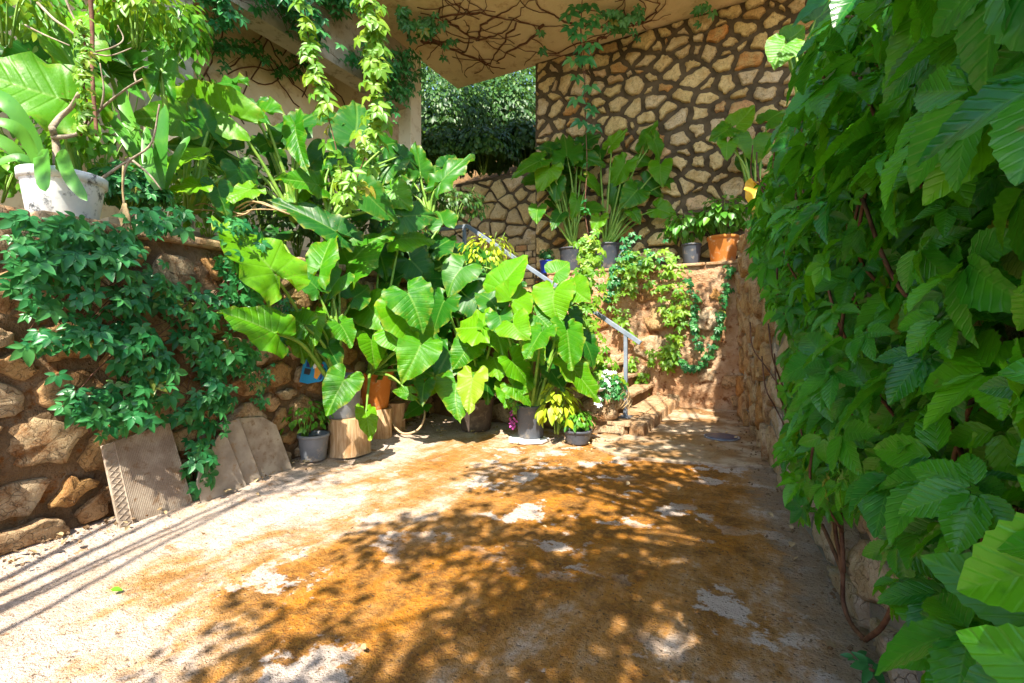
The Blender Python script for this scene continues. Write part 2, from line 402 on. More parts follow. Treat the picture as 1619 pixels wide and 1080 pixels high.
dr = obj('driveway', mesh('driveway', vs, fs, M['drive'])); dr.rotation_euler = (0, 0, RZ)
tag(dr, 'rough concrete drive stained ochre between the stone walls', kind='structure')
# smooth washed pad in the far corner
pts = [(1235, 748), (1130, 742), (1050, 736), (985, 728), (940, 712), (950, 694), (1000, 682), (1030, 664), (1045, 640), (1180, 640), (1260, 690)]
m = MB(); q_ = [on_z(u, v, -.03) for u, v in pts]; q_ = [p + Vector((mnoise.noise(p * 5) * .06, mnoise.noise(p * 5 + Vector((9, 0, 0))) * .06, 0)) for p in spline(q_, 6)]; m.poly(q_, UP * .056)
tag(m.build('concrete_pad', M['pad'], bevel=.008), 'smooth damp concrete pad in the far corner', kind='structure')
# terrace behind the left wall
m = MB(); m.poly([W(a, b, -.1) for a, b in ((-6, LBF(-6) - .3), (5.3, LBF(5.3) - .3), (5.42, -3.9), (8.5, -3.9), (8.5, -16), (-6, -16))], UP * (T0 + .04))
tag(m.build('terrace', M['leaf_litter']), 'earth terrace behind the left stone wall', kind='structure')
# hillside behind
vs = []; fs = []; n = 26
for i in range(n + 1):
    for j in range(n + 1):
        a = 9.4 + 26 * (i / n) ** 1.3; b = -30 + 55 * j / n
        z = 4.2 + (a - 9.4) * .62 + mnoise.noise(Vector((a * .4, b * .4, 1))) * .5
        if i == 0: z = -.2
        vs.append(W(a, b, z))
for i in range(n):
    for j in range(n):
        k = i * (n + 1) + j; fs.append((k, k + 1, k + n + 2, k + n + 1))
tag(obj('hillside', mesh('hillside', vs, fs, M['leaf_litter'])), 'earth slope behind the house', kind='structure')

# ------------------------------------------------------------------ stone walls
def voronoi(w, h, n, rg, aniso, var=.35):
    pts = []
    for i in range(n):
        best = None; bd = -1
        for k in range(14):
            p = (rg.random() * w, rg.random() * h)
            d = min([((p[0] - q[0]) / aniso) ** 2 + (p[1] - q[1]) ** 2 for q in pts] or [1e9])
            if d > bd: bd = d; best = p
        pts.append(best)
    P = [(x / aniso, y) for x, y in pts]; ww = w / aniso
    mean = math.sqrt(ww * h / n)
    wt = [((rg.random() - .5) * var * mean) * mean for _ in P]
    cells = []
    for i, (px, py) in enumerate(P):
        poly = [(0, 0), (ww, 0), (ww, h), (0, h)]
        for j, (qx, qy) in enumerate(P):
            if i == j: continue
            dx, dy = qx - px, qy - py
            d2 = dx * dx + dy * dy
            if d2 > (4.5 * mean) ** 2: continue
            c = (qx * qx + qy * qy - px * px - py * py + wt[i] - wt[j]) / 2
            new = []
            for k in range(len(poly)):
                A, B = poly[k], poly[(k + 1) % len(poly)]
                fa, fb = A[0] * dx + A[1] * dy - c, B[0] * dx + B[1] * dy - c
                if fa <= 0: new.append(A)
                if fa * fb < 0:
                    t = fa / (fa - fb); new.append((A[0] + (B[0] - A[0]) * t, A[1] + (B[1] - A[1]) * t))
            poly = new
            if len(poly) < 3: break
        if len(poly) >= 3: cells.append([(x * aniso, y) for x, y in poly])
    return cells

def stones(parent, base, org, ds, dn, w, h, n, mat, seed, gap=.045, depth=.05, aniso=1.5, keep=None, skew=0.0, var=.35, name='stone', clip=None):
    """ds: direction along the wall, dn: outward normal; every stone a child of parent"""
    rg = random.Random(seed); cnt = 0
    for poly in voronoi(w, h, n, rg, aniso, var):
        cx = sum(p[0] for p in poly) / len(poly); cy = sum(p[1] for p in poly) / len(poly)
        wp = org + ds * cx + UP * cy
        if keep and not keep(wp, rg): continue
        q = []
        for k in range(len(poly)):
            A, B = Vector(poly[k]), Vector(poly[(k + 1) % len(poly)])
            e_ = (B - A).length
            if e_ < .03: q.append((A + B) / 2); continue
            for f_ in (.12, .37, .63, .88):
                p_ = A.lerp(B, f_); q.append(p_ + Vector((mnoise.noise(Vector((p_.x * 17, p_.y * 17, seed + 1))), mnoise.noise(Vector((p_.x * 17, p_.y * 17, seed + 5))))) * min(.022, .16 * e_))
        c = Vector((cx, cy)); g = gap * rg.uniform(.7, 1.5); ring = []
        for p in q:
            d = p - c; L = d.length
            if L < 1e-4: continue
            L2 = max(L * .4, L - g * rg.uniform(.85, 1.15) - L * .02)
            ring.append(c + d / L * L2)
        if len(ring) < 5: continue
        dd = depth * rg.uniform(.45, 1.5); tx, ty = rg.uniform(-.14, .14), rg.uniform(-.14, .14)
        V = []
        for sc, dz in ((1.03, -.02), (1.0, dd * .45), (.955, dd * .9), (.72, dd)):
            for p in ring:
                pp = c + (p - c) * sc; e = (pp - c)
                nz = (mnoise.noise(Vector((pp.x * 9, pp.y * 9, seed))) * .018 + rg.uniform(-.008, .008)) if dz > 0 else 0
                z = dz + (e.x * tx + e.y * ty + nz if dz > 0 else 0)
                V.append(ds * e.x + UP * (e.y + skew * e.x) + dn * z)
        V.append(dn * (dd * 1.04)); m_ = len(ring); Fs = []
        for r in range(3):
            for k in range(m_):
                k2 = (k + 1) % m_; Fs.append((r * m_ + k, r * m_ + k2, (r + 1) * m_ + k2, (r + 1) * m_ + k))
        for k in range(m_): Fs.append((3 * m_ + k, 3 * m_ + (k + 1) % m_, 4 * m_))
        # orientation: make normals face dn
        nn = (V[1] - V[0]).cross(V[m_] - V[0])
        obj(name, mesh(name, V, Fs, mat), parent, org + ds * cx + UP * cy - base)
        cnt += 1
    return cnt

def wall_body(name, mat, parent, base, org, ds, dn, w, h, th, amp=.015, seed=0, nx=40, ny=24, topz=None):
    """a wall with an uneven face and a real thickness"""
    V = []; Fs = []
    for j in range(ny + 1):
        for i in range(nx + 1):
            s, t = w * i / nx, h * j / ny
            p = org + ds * s + UP * t
            edge = 0 if (i in (0, nx) or j in (0,)) else 1
            V.append(p + dn * (amp * edge * (mnoise.noise(p * 2.2 + Vector((seed, 0, 0))) + .5 * mnoise.noise(p * 7))) - base)
    for j in range(ny):
        for i in range(nx):
            k = j * (nx + 1) + i; Fs.append((k, k + 1, k + nx + 2, k + nx + 1))
    o0 = len(V)
    for (s, t) in ((0, 0), (w, 0), (w, h), (0, h)): V.append(org + ds * s + UP * t - dn * th - base)
    bl, br, tr_, tl = o0, o0 + 1, o0 + 2, o0 + 3
    A = [i for i in range(nx + 1)]; T = [ny * (nx + 1) + i for i in range(nx + 1)]
    Lc = [j * (nx + 1) for j in range(ny + 1)]; Rc = [j * (nx + 1) + nx for j in range(ny + 1)]
    Fs.append(tuple(T[::1] + [tr_, tl])); Fs.append(tuple(Lc[::-1] + [bl, tl][::1])); Fs.append(tuple(Rc + [tr_, br])); Fs.append((bl, tl, tr_, br)); Fs.append(tuple(A[::-1] + [bl, br]))
    return obj(name, mesh(name, V, Fs, mat, False), parent)

# left retaining wall
base = W(-1.5, LBF(-1.5))
lw = empty('stone_retaining_wall', base, 'long low fieldstone retaining wall along the left of the drive', 'stone wall')
wall_body('mortar', M['mortar_brown'], lw, base, base - UP * .1, LDR, LN, 7.0, T0 + .16, .33, .05, 1, 90, 34)
stones(lw, base, base + LN * .003 + UP * .03, LDR, LN, 6.95, T0 - .02, 185, M['stone_warm'], 11, .030, .03, 1.35, keep=lambda p, r: -.8 < p.dot(E1), var=.8)
for i in range(11):
    m2 = MB(base)
    m2.box(base + LDR * (.4 + i * .62) - LN * .14 + UP * (T0 + .075 + .01 * (i % 3)), LDR * .295, LN * rng.uniform(.17, .2), UP * .035)
    m2.build('coping_stone', M['stone_step'], lw, bevel=.02)

# stair and its side
base = W(5.42, -1.5)
st = empty('stone_staircase', base, 'stone steps climbing left along the back wall behind the plants', 'staircase')
n = 10; rise = T0 / n; run = .236
for i in range(n):
    bb = -1.45 - i * run
    m = MB(base); m.slab(5.45, 7.83, bb - run, bb, -.05 + i * .0, rise * (i + 1) - .05)
    m.build('riser', M['mortar_brown'], st)
    for k in range(6):                                # treads of separate flat stones
        aa = 5.40 + k * .405
        m = MB(base)
        m.box(W(aa + .2, bb - run / 2 + .02, rise * (i + 1) - .026 + rng.uniform(-.006, .006)), E1 * .192, E2 * (run / 2 + .018), UP * .026)
        m.build('tread_stone', M['stone_step'], st, bevel=.012)
stones(st, base, W(5.445, -4.1, .0), E2, -E1, 2.65, .75, 16, M['stone_warm'], 5, .03, .04, 1.4, keep=lambda p, r: p.z < .22 + (-1.45 - p.dot(E2)) * .76)
# rubble curb edge of the first step
for k in range(9):
    aa = 5.46 + k * .262
    m = MB(base); m.box(W(aa + .12, -1.36 + rng.uniform(-.02, .02), .075), E1 * .122, E2 * .09, UP * .09)
    m.build('curb_stone', M['stone_step'], st, bevel=.03)

# back retaining wall with ledge
base = W(7.85, -3.5)
bw = empty('plastered_retaining_wall', base, 'pinkish plastered stone wall under the row of pots', 'stone wall')
wall_body('render', M['render_wall'], bw, base, W(7.85, -3.55, -.1), E2, -E1, 3.25, 2.33, .75, .05, 4, 50, 36)
stones(bw, base, W(7.85, -3.5, .02), E2, -E1, 3.15, 2.15, 46, M['stone_warm'], 21, .05, .045, 1.3, keep=lambda p, r: r.random() < (.95 if p.z < .75 else .5))
for k in range(6):
    m = MB(base); m.box(W(8.14, -3.28 + k * .535, 2.25), E1 * .33, E2 * .262, UP * .024); m.build('ledge_slab', M['stone_step'], bw, bevel=.015)

# right wall (under the vine)
def RB(a): return .67 - .134 * a
RD = (W(7.9, RB(7.9)) - W(-1, RB(-1))).normalized(); RN = Vector((-RD.y, RD.x, 0))
base = W(-1, RB(-1))
rw = empty('stone_boundary_wall', base, 'stone boundary wall on the right hidden by the big green creeper', 'stone wall')
LW = 8.95
wall_body('mortar', M['mortar_grey'], rw, base, W(-1, RB(-1), -.1), RD, RN, LW, 2.7, .35, .03, 9, 80, 26)
stones(rw, base, W(-1, RB(-1), .0), RD, RN, LW, 2.55, 190, M['stone_grey'], 31, .036, .03, 1.3, keep=lambda p, r: 1.2 < p.dot(E1) < 4.7)
stones(rw, base, W(-1, RB(-1), .0), RD, RN, LW, 2.55, 190, M['stone_warm'], 31, .022, .05, 1.3, keep=lambda p, r: p.dot(E1) >= 4.7)

# tall pale stone wall under the house
base = W(8.55, -4.1)
tw_ = empty('tall_stone_wall', base, 'tall wall of pale irregular stones set in dark mortar under the house', 'stone wall')
SZ = 6.55
wall_body('mortar', M['mortar_dark'], tw_, base, W(8.55, -4.12, -.1), E2, -E1, 5.6, SZ + .25, .5, .02, 14, 60, 60)
stones(tw_, base, W(8.55, -4.115, 1.95), E2, -E1, 4.75, SZ - 1.97, 300, M['stone_pale'], 43, .044, .06, 1.3, keep=lambda p, r: True, skew=.04, var=.75)

# walls of the passage beyond the landing, upper flight
base = W(8.9, -8)
pw = empty('passage_stone_wall', base, 'shaded stone wall below the hillside bushes at the back', 'stone wall')
wall_body('mortar', M['mortar_dark'], pw, base, W(9.3, -10, 1.5), E2, -E1, 5.86, 3.2, .4, .03, 3, 40, 24)
stones(pw, base, W(9.3, -9.9, 1.8), E2, -E1, 5.74, 2.85, 150, M['stone_pale'], 52, .03, .06, 1.15)
base = W(8.9, -4.6)
us = empty('upper_stone_steps', base, 'shaded upper flight of rough stone steps beside the tall stone wall', 'staircase')
for i in range(9):
    z = T0 + .16 * i; aa = 8.35 + i * .11
    m = MB(base); m.slab(aa + .02, 9.28, -5.15, -4.14, z - .25, z + .13); m.build('riser', M['mortar_dark'], us)
    x = -5.15
    while x < -4.2:
        w = rng.uniform(.2, .36); w = min(w, -4.15 - x)
        if w < .08: break
        m = MB(base); m.box(W(aa + .06, x + w / 2, z + .075), E1 * .07, E2 * (w / 2 - .014), UP * .066)
        m.build('stone', M['stone_pale'], us, bevel=.022); x += w

# ------------------------------------------------------------------ the house
base = W(5, -6)
ho = empty('house', base, 'cream plastered house raised on square pillars with a bare soffit', 'house')
m = MB(base)                                  # the slab: L-shaped outline so that its left edge stops at the pillar
outl = [(5.1, 2.2), (5.1, -5.25), (-3, -5.25), (-3, -12), (7.28, -12), (7.28, -6.06), (8.62, -6.06), (8.62, 2.2)]
m.poly([W(a, b, SZ) for a, b in outl], UP * .35); m.build('soffit_slab', M['plaster'], ho)
m = MB(base); m.slab(-3, 7.0, -6.35, -6.02, 5.42, SZ - .003); m.build('beam', M['plaster_grey'], ho)
m = MB(base); m.slab(6.93, 7.24, -6.25, -5.94, T0 - .2, SZ - .004); m.build('pillar', M['pillar_paint'], ho, bevel=.015)
m = MB(base); m.slab(2.62, 3.12, -6.42, -5.96, T0 - .2, 5.425); m.build('pillar', M['plaster_grey'], ho, bevel=.015)
m = MB(base); m.slab(-3, 8.3, -7.35, -7.0, T0 - .2, SZ - .005); m.build('facade_wall', M['plaster'], ho)
m = MB(base); m.slab(2.5, 7.0, -6.9, -6.5, T0 - .2, 2.5); m.build('low_wall', M['plaster_grey'], ho)
m = MB(base); m.slab(7.6, 8.9, -5.9, 2.1, SZ + .35, SZ + 1.6); m.build('upper_storey', M['plaster'], ho)

# ------------------------------------------------------------------ leaf templates
def uv_from_xy(me, xy):
    uv = me.uv_layers.new(name='UVMap'); idx = np.empty(len(me.loops), dtype=np.int32)
    me.loops.foreach_get('vertex_index', idx); uv.data.foreach_set('uv', np.asarray(xy, dtype=np.float32)[idx].ravel())

HALF = [(0, 1.0), (.075, .90), (.20, .72), (.325, .50), (.41, .27), (.455, .04), (.45, -.17), (.385, -.34), (.27, -.43), (.155, -.41), (.075, -.27), (.02, -.08)]
def ear_leaf(seed, mat, name='leaf'):
    rg = random.Random(seed)
    hp = spline([Vector((x, y, 0)) for x, y in HALF], 2)
    outl = hp + [Vector((-p.x, p.y, 0)) for p in hp[::-1][:-1]]
    n = len(outl); R = 8
    droop = rg.uniform(.10, .42); cup = rg.uniform(-.05, .40); wave = rg.uniform(.025, .075); k1 = rg.choice([7, 9, 11]); ph = rg.random() * 6
    bend = rg.uniform(-.18, .18); lobe = rg.uniform(.05, .45); tw = rg.uniform(-.25, .25)
    V = [(0, 0, 0)]; XY = [(0, 0)]
    jit = [1 + rg.uniform(-.025, .025) for _ in range(n)]
    for r in range(1, R + 1):
        f = (r / R) ** .9
        for i, p in enumerate(outl):
            x, y = p.x * f * jit[i], p.y * f * jit[i]; ax = abs(x)
            s = y - .62 * ax
            s = s if s > 0 else s / (ax + .22) * .30
            q = -math.cos(2 * math.pi * s * 8.0) * .0055 * min(1, ax * 6) * (1 - .3 * f)
            z = -droop * max(y, 0) ** 2 * .7 + cup * ax * (.75 - ax * .6) - lobe * max(-y, 0) ** 1.5 * .9
            z += q + wave * f ** 4 * math.sin(k1 * 2 * math.pi * i / n + ph) + wave * .5 * f ** 5 * math.sin(19 * 2 * math.pi * i / n)
            z += tw * x * y
            V.append((x + bend * y * y * (1 if y > 0 else 0), y, z)); XY.append((x, y))
    Fs = []
    for i in range(n - 1): Fs.append((0, 1 + i, 2 + i))
    Fs.append((0, n, 1))
    for r in range(R - 1):
        for i in range(n):
            i2 = (i + 1) % n
            if i == n // 2 + 0 and False: continue
            Fs.append((1 + r * n + i, 1 + (r + 1) * n + i, 1 + (r + 1) * n + i2, 1 + r * n + i2))
    me = mesh(name, V, Fs, mat); uv_from_xy(me, XY)
    at = me.attributes.new('edge', 'FLOAT', 'POINT'); at.data.foreach_set('value', [0.0] + [(r / R) ** 7 for r in range(1, R + 1) for _ in range(n)])
    # the faces above were wound looking down: flip so +z is the upper side
    me.flip_normals()
    return me
EARS = {k: [ear_leaf(100 + i, M[k]) for i in range(9 if k == 'ear' else 5)] for k in ('ear', 'ear_shaded', 'ear_yellow')}

def leaflet(L, Wd, nsec, serr, fold, droop, ang, org=(0, 0), stalk=.06):
    """one leaflet lying in xy, pointing at ang from +y; returns verts, faces, uv"""
    V = []; XY = []; Fs = []
    ca, sa = math.cos(ang), math.sin(ang)
    cols = (-1, -.5, 0, .5, 1) if serr else (-1, 0, 1)
    for i in range(nsec + 1):
        t = i / nsec
        w = Wd * .5 * (math.sin(math.pi * min(1, t ** .82 * 1.0)) ** .8) * (1.12 - .25 * t) if 0 < t < 1 else .002
        for c in cols:
            ww = w * (1 + (serr * (1 if i % 2 else -1) if abs(c) == 1 else 0))
            x = c * ww; y = stalk + t * L + (abs(c) * .03 * L)
            z = abs(x) * fold - droop * t * t * L + (.012 * math.sin(i * 2.1) * abs(c) if serr else 0)
            V.append((org[0] + x * ca + y * sa, org[1] - x * sa + y * ca, z)); XY.append((x / max(Wd, .01) * .9, t))
    nc = len(cols)
    for i in range(nsec):
        for c in range(nc - 1):
            k = i * nc + c; Fs.append((k, k + 1, k + nc + 1, k + nc))
    return V, Fs, XY
def palmate(seed, mat, nsec=5, serr=0.0, n=5, name='leaf'):
    rg = random.Random(seed); V = []; Fs = []; XY = []
    spec = [(0, 1.0), (.95, .92), (-.95, .92), (1.85, .66), (-1.85, .66)] if n == 5 else [(0, 1.0), (1.15, .85), (-1.15, .85)]
    for a, l in spec:
        l *= rg.uniform(.88, 1.1)
        v, f, xy = leaflet(l, l * (rg.uniform(.46, .60) if serr else rg.uniform(.42, .52)), nsec, serr, rg.uniform(.15, .5), rg.uniform(.08, .42), a + rg.uniform(-.16, .16))
        o = len(V); dz = rg.uniform(-.06, .06)
        V += [(p[0], p[1], p[2] + dz * math.hypot(p[0], p[1])) for p in v]; XY += xy; Fs += [tuple(i + o for i in q) for q in f]
    me = mesh(name, V, Fs, mat); uv_from_xy(me, XY)
    return me
def ovate(seed, mat, nsec=5, wd=.55, name='leaf'):
    rg = random.Random(seed)
    v, f, xy = leaflet(1.0, wd, nsec, 0, rg.uniform(.1, .5), rg.uniform(.1, .5), 0, stalk=.1)
    me = mesh(name, v, f, mat); uv_from_xy(me, xy); return me
PAL = {k: [palmate(200 + i, M[k], 5) for i in range(5)] for k in ('creeper', 'creeper_lit')}
PAL['vine'] = [palmate(300 + i, M['vine'], 18, .06, 5 if i % 3 else 3) for i in range(13)]
OVA = {k: [ovate(400 + i, M[k], 5, .62 if k != 'lime' else .5) for i in range(4)] for k in ('herb', 'lime', 'bush', 'treeleaf', 'creeper_lit')}

def frame(p, normal, down, size, sx=1.0):
    z = normal.normalized(); y = down - z * down.dot(z)
    y = y.normalized() if y.length > 1e-5 else z.orthogonal().normalized()
    x = y.cross(z)
    return Matrix(((x.x * size * sx, y.x * size, z.x * size, p.x), (x.y * size * sx, y.y * size, z.y * size, p.y), (x.z * size * sx, y.z * size, z.z * size, p.z), (0, 0, 0, 1)))

TPL = {}
def tdata(me):
    if me.name not in TPL:
        nv = len(me.vertices); v = np.empty(nv * 3, dtype=np.float64); me.vertices.foreach_get('co', v)
        uv = None
        if me.uv_layers:
            idx = np.empty(len(me.loops), dtype=np.int32); me.loops.foreach_get('vertex_index', idx)
            uvl = np.empty(len(me.loops) * 2, dtype=np.float32); me.uv_layers[0].data.foreach_get('uv', uvl); uv = uvl.reshape(-1, 2)
        li = np.empty(len(me.loops), dtype=np.int32); me.loops.foreach_get('vertex_index', li)
        ls = np.empty(len(me.polygons), dtype=np.int32); me.polygons.foreach_get('loop_start', ls)
        TPL[me.name] = (v.reshape(-1, 3), li, ls, uv)
    return TPL[me.name]
def join_leaves(name, items, base, mat, parent=None, rg=rng):
    """items: (template mesh, matrix) -> one mesh object"""
    Vs = []; LI = []; LS = []; UV = []; RN_ = []; nv = nl = 0
    for me, mx in items:
        v, li, ls, uv = tdata(me); A = np.array(mx)
        Vs.append(v @ A[:3, :3].T + A[:3, 3] - np.array(base)); LI.append(li + nv); LS.append(ls + nl)
        UV.append(uv if uv is not None else np.zeros((len(li), 2), dtype=np.float32))
        RN_.append(np.full(len(v), rg.random(), dtype=np.float32)); nv += len(v); nl += len(li)
    me = bpy.data.meshes.new(name)
    V = np.concatenate(Vs); LI = np.concatenate(LI); LS = np.concatenate(LS)
    me.vertices.add(nv); me.vertices.foreach_set('co', V.astype(np.float32).ravel())
    me.loops.add(nl); me.loops.foreach_set('vertex_index', LI.astype(np.int32))
    me.polygons.add(len(LS)); me.polygons.foreach_set('loop_start', LS.astype(np.int32))
    me.update(calc_edges=True)
    me.polygons.foreach_set('use_smooth', [True] * len(LS))
    uvl = me.uv_layers.new(name='UVMap'); uvl.data.foreach_set('uv', np.concatenate(UV).astype(np.float32).ravel())
    at = me.attributes.new('rnd', 'FLOAT', 'POINT'); at.data.foreach_set('value', np.concatenate(RN_))
    me.materials.append(mat); me.update()
    return obj(name, me, parent) if parent else obj(name, me, None, base)
def foliage(parent, base, items, mat, limit=300, partname='leaf', massname='leaf_mass'):
    """largest leaves in view become parts, the others one mass"""
    base = Vector(base)
    def key(it):
        p = it[1].translation
        if p.y < .15: return 0
        u, v = pix(p)
        vis = 1 if -60 < u < 1680 and -60 < v < 1140 else .02
        return it[1].to_scale()[1] / p.y * vis
    items = sorted(items, key=key, reverse=True)
    for me, mx in items[:limit]:
        m2 = mx.copy(); m2.translation = mx.translation - base
        obj(partname, me, parent, mtx=m2)
    if len(items) > limit:
        o = join_leaves(massname, items[limit:], base, mat, parent); o['kind'] = 'stuff'

# ------------------------------------------------------------------ elephant ears
def ear_plant(name, label, bu, bv, bY, leaves, fill=4, group='elephant ear plants', stalk_r=.016, mat='ear', seed=0, cat='plant'):
    rg = random.Random(seed); base = PX(bu, bv, bY)
    e = empty(name, base, label, cat, group)
    L = list(leaves)
    if leaves:
        us = [l[0] for l in leaves]; vs_ = [l[1] for l in leaves]
        for k in range(fill):
            u = rg.uniform(min(us), max(us)); v = rg.uniform(min(vs_), max(vs_)); w = rg.uniform(.6, .9) * sum(l[4] for l in leaves) / len(leaves)
            an = rg.uniform(-1.3, 1.3)
            L.append((u, v, u + math.sin(an) * w, v + math.cos(an) * w * .8, w, .45, 'ear_shaded'))
    for i, l in enumerate(L):
        ou, ov, tu, tv, w = l[:5]; dY = l[5] if len(l) > 5 else rg.uniform(-.22, .2); mk = l[6] if len(l) > 6 else mat
        Y = bY + dY
        O = PX(ou, ov, Y); ln = math.hypot(tu - ou, tv - ov) * Y / F
        lean = (-.45 if tv > ov else .12) + rg.uniform(-.15, .15)
        if len(l) > 7: lean = l[7]
        T = PX(tu, tv, Y) + Vector((0, 1, 0)) * lean * ln
        y = (T - O); size = y.length; y.normalize()
        nrm = (CAMP - O).normalized() * .8 + UP * .5 + Vector((rg.uniform(-.6, .6), 0, rg.uniform(-.25, .35)))
        me = rg.choice(EARS[mk])
        wid = max(w, 10) * Y / F / .91 * 1.06
        mx = frame(O - base, nrm, y, size * 1.02, wid / (size * 1.02))
        lf = obj('leaf', me, e, mtx=mx)
        # stalk
        p0 = Vector((rg.uniform(-.05, .05), rg.uniform(-.05, .05), 0)); p3 = O - base
        z = frame(Vector(), nrm, y, 1).col[2].xyz
        mid = p0.lerp(p3, .5) + Vector((0, 0, .12 * p3.length)) + Vector((rg.uniform(-.05, .05), rg.uniform(-.04, .04), 0))
        pts = spline([p0, mid, p3 - z * .012], 5)
        m = MB(); r0 = stalk_r * (.7 + .5 * min(1, wid / .35))
        m.tube(pts, [r0 * (1.25 - .8 * k / (len(pts) - 1)) for k in range(len(pts))], 6)
        m.build('stalk', M['stalk'], e, True)
    return e

D_ = 'ear_shaded'
ear_plant('elephant_ear_plant', 'elephant ear plant with big leaves in the grey pot on the pale log', 528, 606, 4.5, [
    (428, 424, 327, 366, 104, -.78, 'ear', .1), (430, 524, 352, 516, 80, -.92, 'ear', -.1), (507, 420, 511, 326, 52, -.05), (524, 362, 424, 321, 56, .3, D_),
    (495, 500, 505, 556, 38, -.25), (498, 520, 508, 572, 48, -.1), (539, 514, 567, 540, 42, -.2), (543, 603, 523, 652, 54, -.42), (478, 512, 440, 490, 48, -.45), (470, 535, 500, 560, 40, -.35), (520, 550, 545, 575, 40, -.2, D_), (500, 455, 470, 430, 44, -.2, D_), (536, 440, 520, 480, 40, .1, D_),
    (560, 470, 590, 440, 46, .3, D_), (519, 480, 540, 465, 30, .1)], 4, seed=1)
ear_plant('elephant_ear_plant', 'elephant ear plant growing from the terracotta pot on a log', 588, 590, 5.2, [
    (552, 418, 586, 328, 96, -.2), (584, 486, 617, 522, 64, -.2), (575, 513, 626, 546, 64, -.1), (587, 540, 594, 580, 48, -.3), (632, 378, 684, 356, 56, .1),
    (646, 465, 680, 513, 76, -.4), (637, 498, 692, 556, 80, -.3), (664, 548, 645, 602, 66, -.45), (648, 622, 617, 619, 22, -.3), (671, 606, 664, 640, 32, -.2, D_),
    (579, 655, 591, 692, 34, -.75), (610, 450, 640, 440, 50, .25, D_), (614, 560, 600, 602, 44, .1, D_), (648, 575, 690, 600, 50, .1, D_), (600, 400, 620, 440, 50, .2, D_), (560, 480, 548, 520, 46, -.1), (618, 528, 640, 560, 50, -.35), (606, 470, 585, 440, 44, 0, D_)], 5, seed=2)
ear_plant('elephant_ear_plant', 'elephant ear plant in the brown pot with torn yellowing lower leaf', 750, 636, 5.66, [
    (759, 517, 708, 503, 70, -.4), (709, 557, 690, 606, 76, -.2, D_), (721, 608, 718, 664, 64, -.5), (747, 600, 742, 652, 48, -.55), (781, 520, 799, 568, 54, -.35),
    (780, 566, 802, 602, 50, -.2), (800, 614, 796, 647, 36, -.3), (704, 436, 684, 380, 76, .3, D_), (665, 420, 690, 400, 50, .3, D_), (690, 520, 668, 560, 52, .1, D_),
    (735, 560, 765, 590, 52, -.1), (730, 480, 700, 470, 50, .2, D_), (770, 575, 748, 612, 44, -.1, D_), (700, 480, 672, 520, 60, -.1, D_), (742, 545, 720, 580, 52, -.3), (690, 590, 672, 625, 44, -.2), (740, 440, 760, 480, 60, .3, D_), (768, 600, 780, 635, 40, -.2, D_)], 6, seed=3)
ear_plant('elephant_ear_plant', 'elephant ear plant in the black bucket, its leaves overhanging the stair foot', 842, 656, 5.25, [
    (797, 446, 840, 400, 68, -.05), (812, 474, 847, 434, 64, -.2), (876, 462, 866, 508, 70, -.1), (811, 512, 828, 542, 56, -.4), (854, 527, 832, 569, 54, -.5),
    (897, 526, 903, 582, 58, -.35), (904, 580, 957, 612, 50, -.25), (812, 574, 853, 600, 50, -.3), (812, 611, 845, 632, 34, -.3), (850, 500, 880, 520, 46, -.1),
    (880, 560, 860, 600, 46, .1, D_), (780, 480, 760, 450, 50, .25, D_), (835, 545, 862, 580, 46, -.1), (845, 480, 860, 450, 50, .1), (790, 500, 800, 535, 46, -.2, D_), (870, 585, 892, 615, 40, -.1, D_), (830, 600, 815, 630, 36, -.2), (900, 500, 915, 530, 44, .05, D_), (905, 455, 930, 490, 50, -.1), (880, 430, 905, 415, 44, .1), (925, 540, 950, 570, 40, .0, D_)], 6, seed=4)
ear_plant('elephant_ear_plant', 'tallest elephant ear plant on the terrace above the left wall', 470, 350, 4.9, [
    (354, 178, 240, 117, 74, -.35), (414, 176, 354, 130, 50, -.2), (462, 205, 479, 125, 70, .1, D_), (467, 204, 492, 284, 40, -.1), (352, 238, 282, 242, 58, -.1, D_),
    (362, 132, 290, 108, 36, .2, D_), (426, 225, 400, 250, 44, .1, D_), (350, 262, 330, 290, 36, -.1)], 4, seed=5)
ear_plant('elephant_ear_plant', 'dark elephant ear plant on the terrace behind the hanging creeper strand', 585, 345, 5.5, [
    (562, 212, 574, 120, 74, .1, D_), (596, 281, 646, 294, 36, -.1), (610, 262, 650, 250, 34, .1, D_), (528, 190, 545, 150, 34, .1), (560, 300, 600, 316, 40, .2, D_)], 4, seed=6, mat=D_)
ear_plant('elephant_ear_plant', 'small dark elephant ear plant near the cream pillar base', 682, 350, 6.3, [
    (664, 268, 655, 220, 44, .0, D_), (700, 284, 738, 226, 46, -.1), (690, 286, 676, 246, 40, .1, D_), (705, 262, 726, 240, 30, .15, D_), (640, 300, 630, 270, 36, .1, D_)], 3, seed=7, mat=D_)
ear_plant('elephant_ear_plant', 'large elephant ear plant at the upper left behind the white pot', 120, 330, 3.3, [
    (90, 154, -28, 156, 124, -.2), (126, 126, 16, 38, 58, .1), (150, 80, 60, 10, 60, .3, D_), (60, 130, -30, 90, 60, .4, D_)], 2, seed=8)
ear_plant('elephant_ear_plant', 'elephant ear plant in the left of two black pots on the ledge', 905, 392, 8.5, [
    (896, 244, 890, 182, 50, .0, D_), (850, 256, 804, 264, 40, -.1), (868, 268, 850, 302, 42, -.15), (912, 248, 952, 264, 38, .05, D_), (850, 330, 846, 360, 28, -.2), (912, 318, 910, 347, 24, -.1),
    (930, 285, 960, 300, 32, -.1), (880, 290, 872, 318, 30, -.1, D_), (925, 225, 950, 205, 32, .1, D_), (870, 235, 850, 215, 34, .1, D_), (930, 330, 955, 345, 28, -.1), (885, 340, 868, 362, 26, -.1, D_)], 10, seed=9, group='pot plants on the ledge')
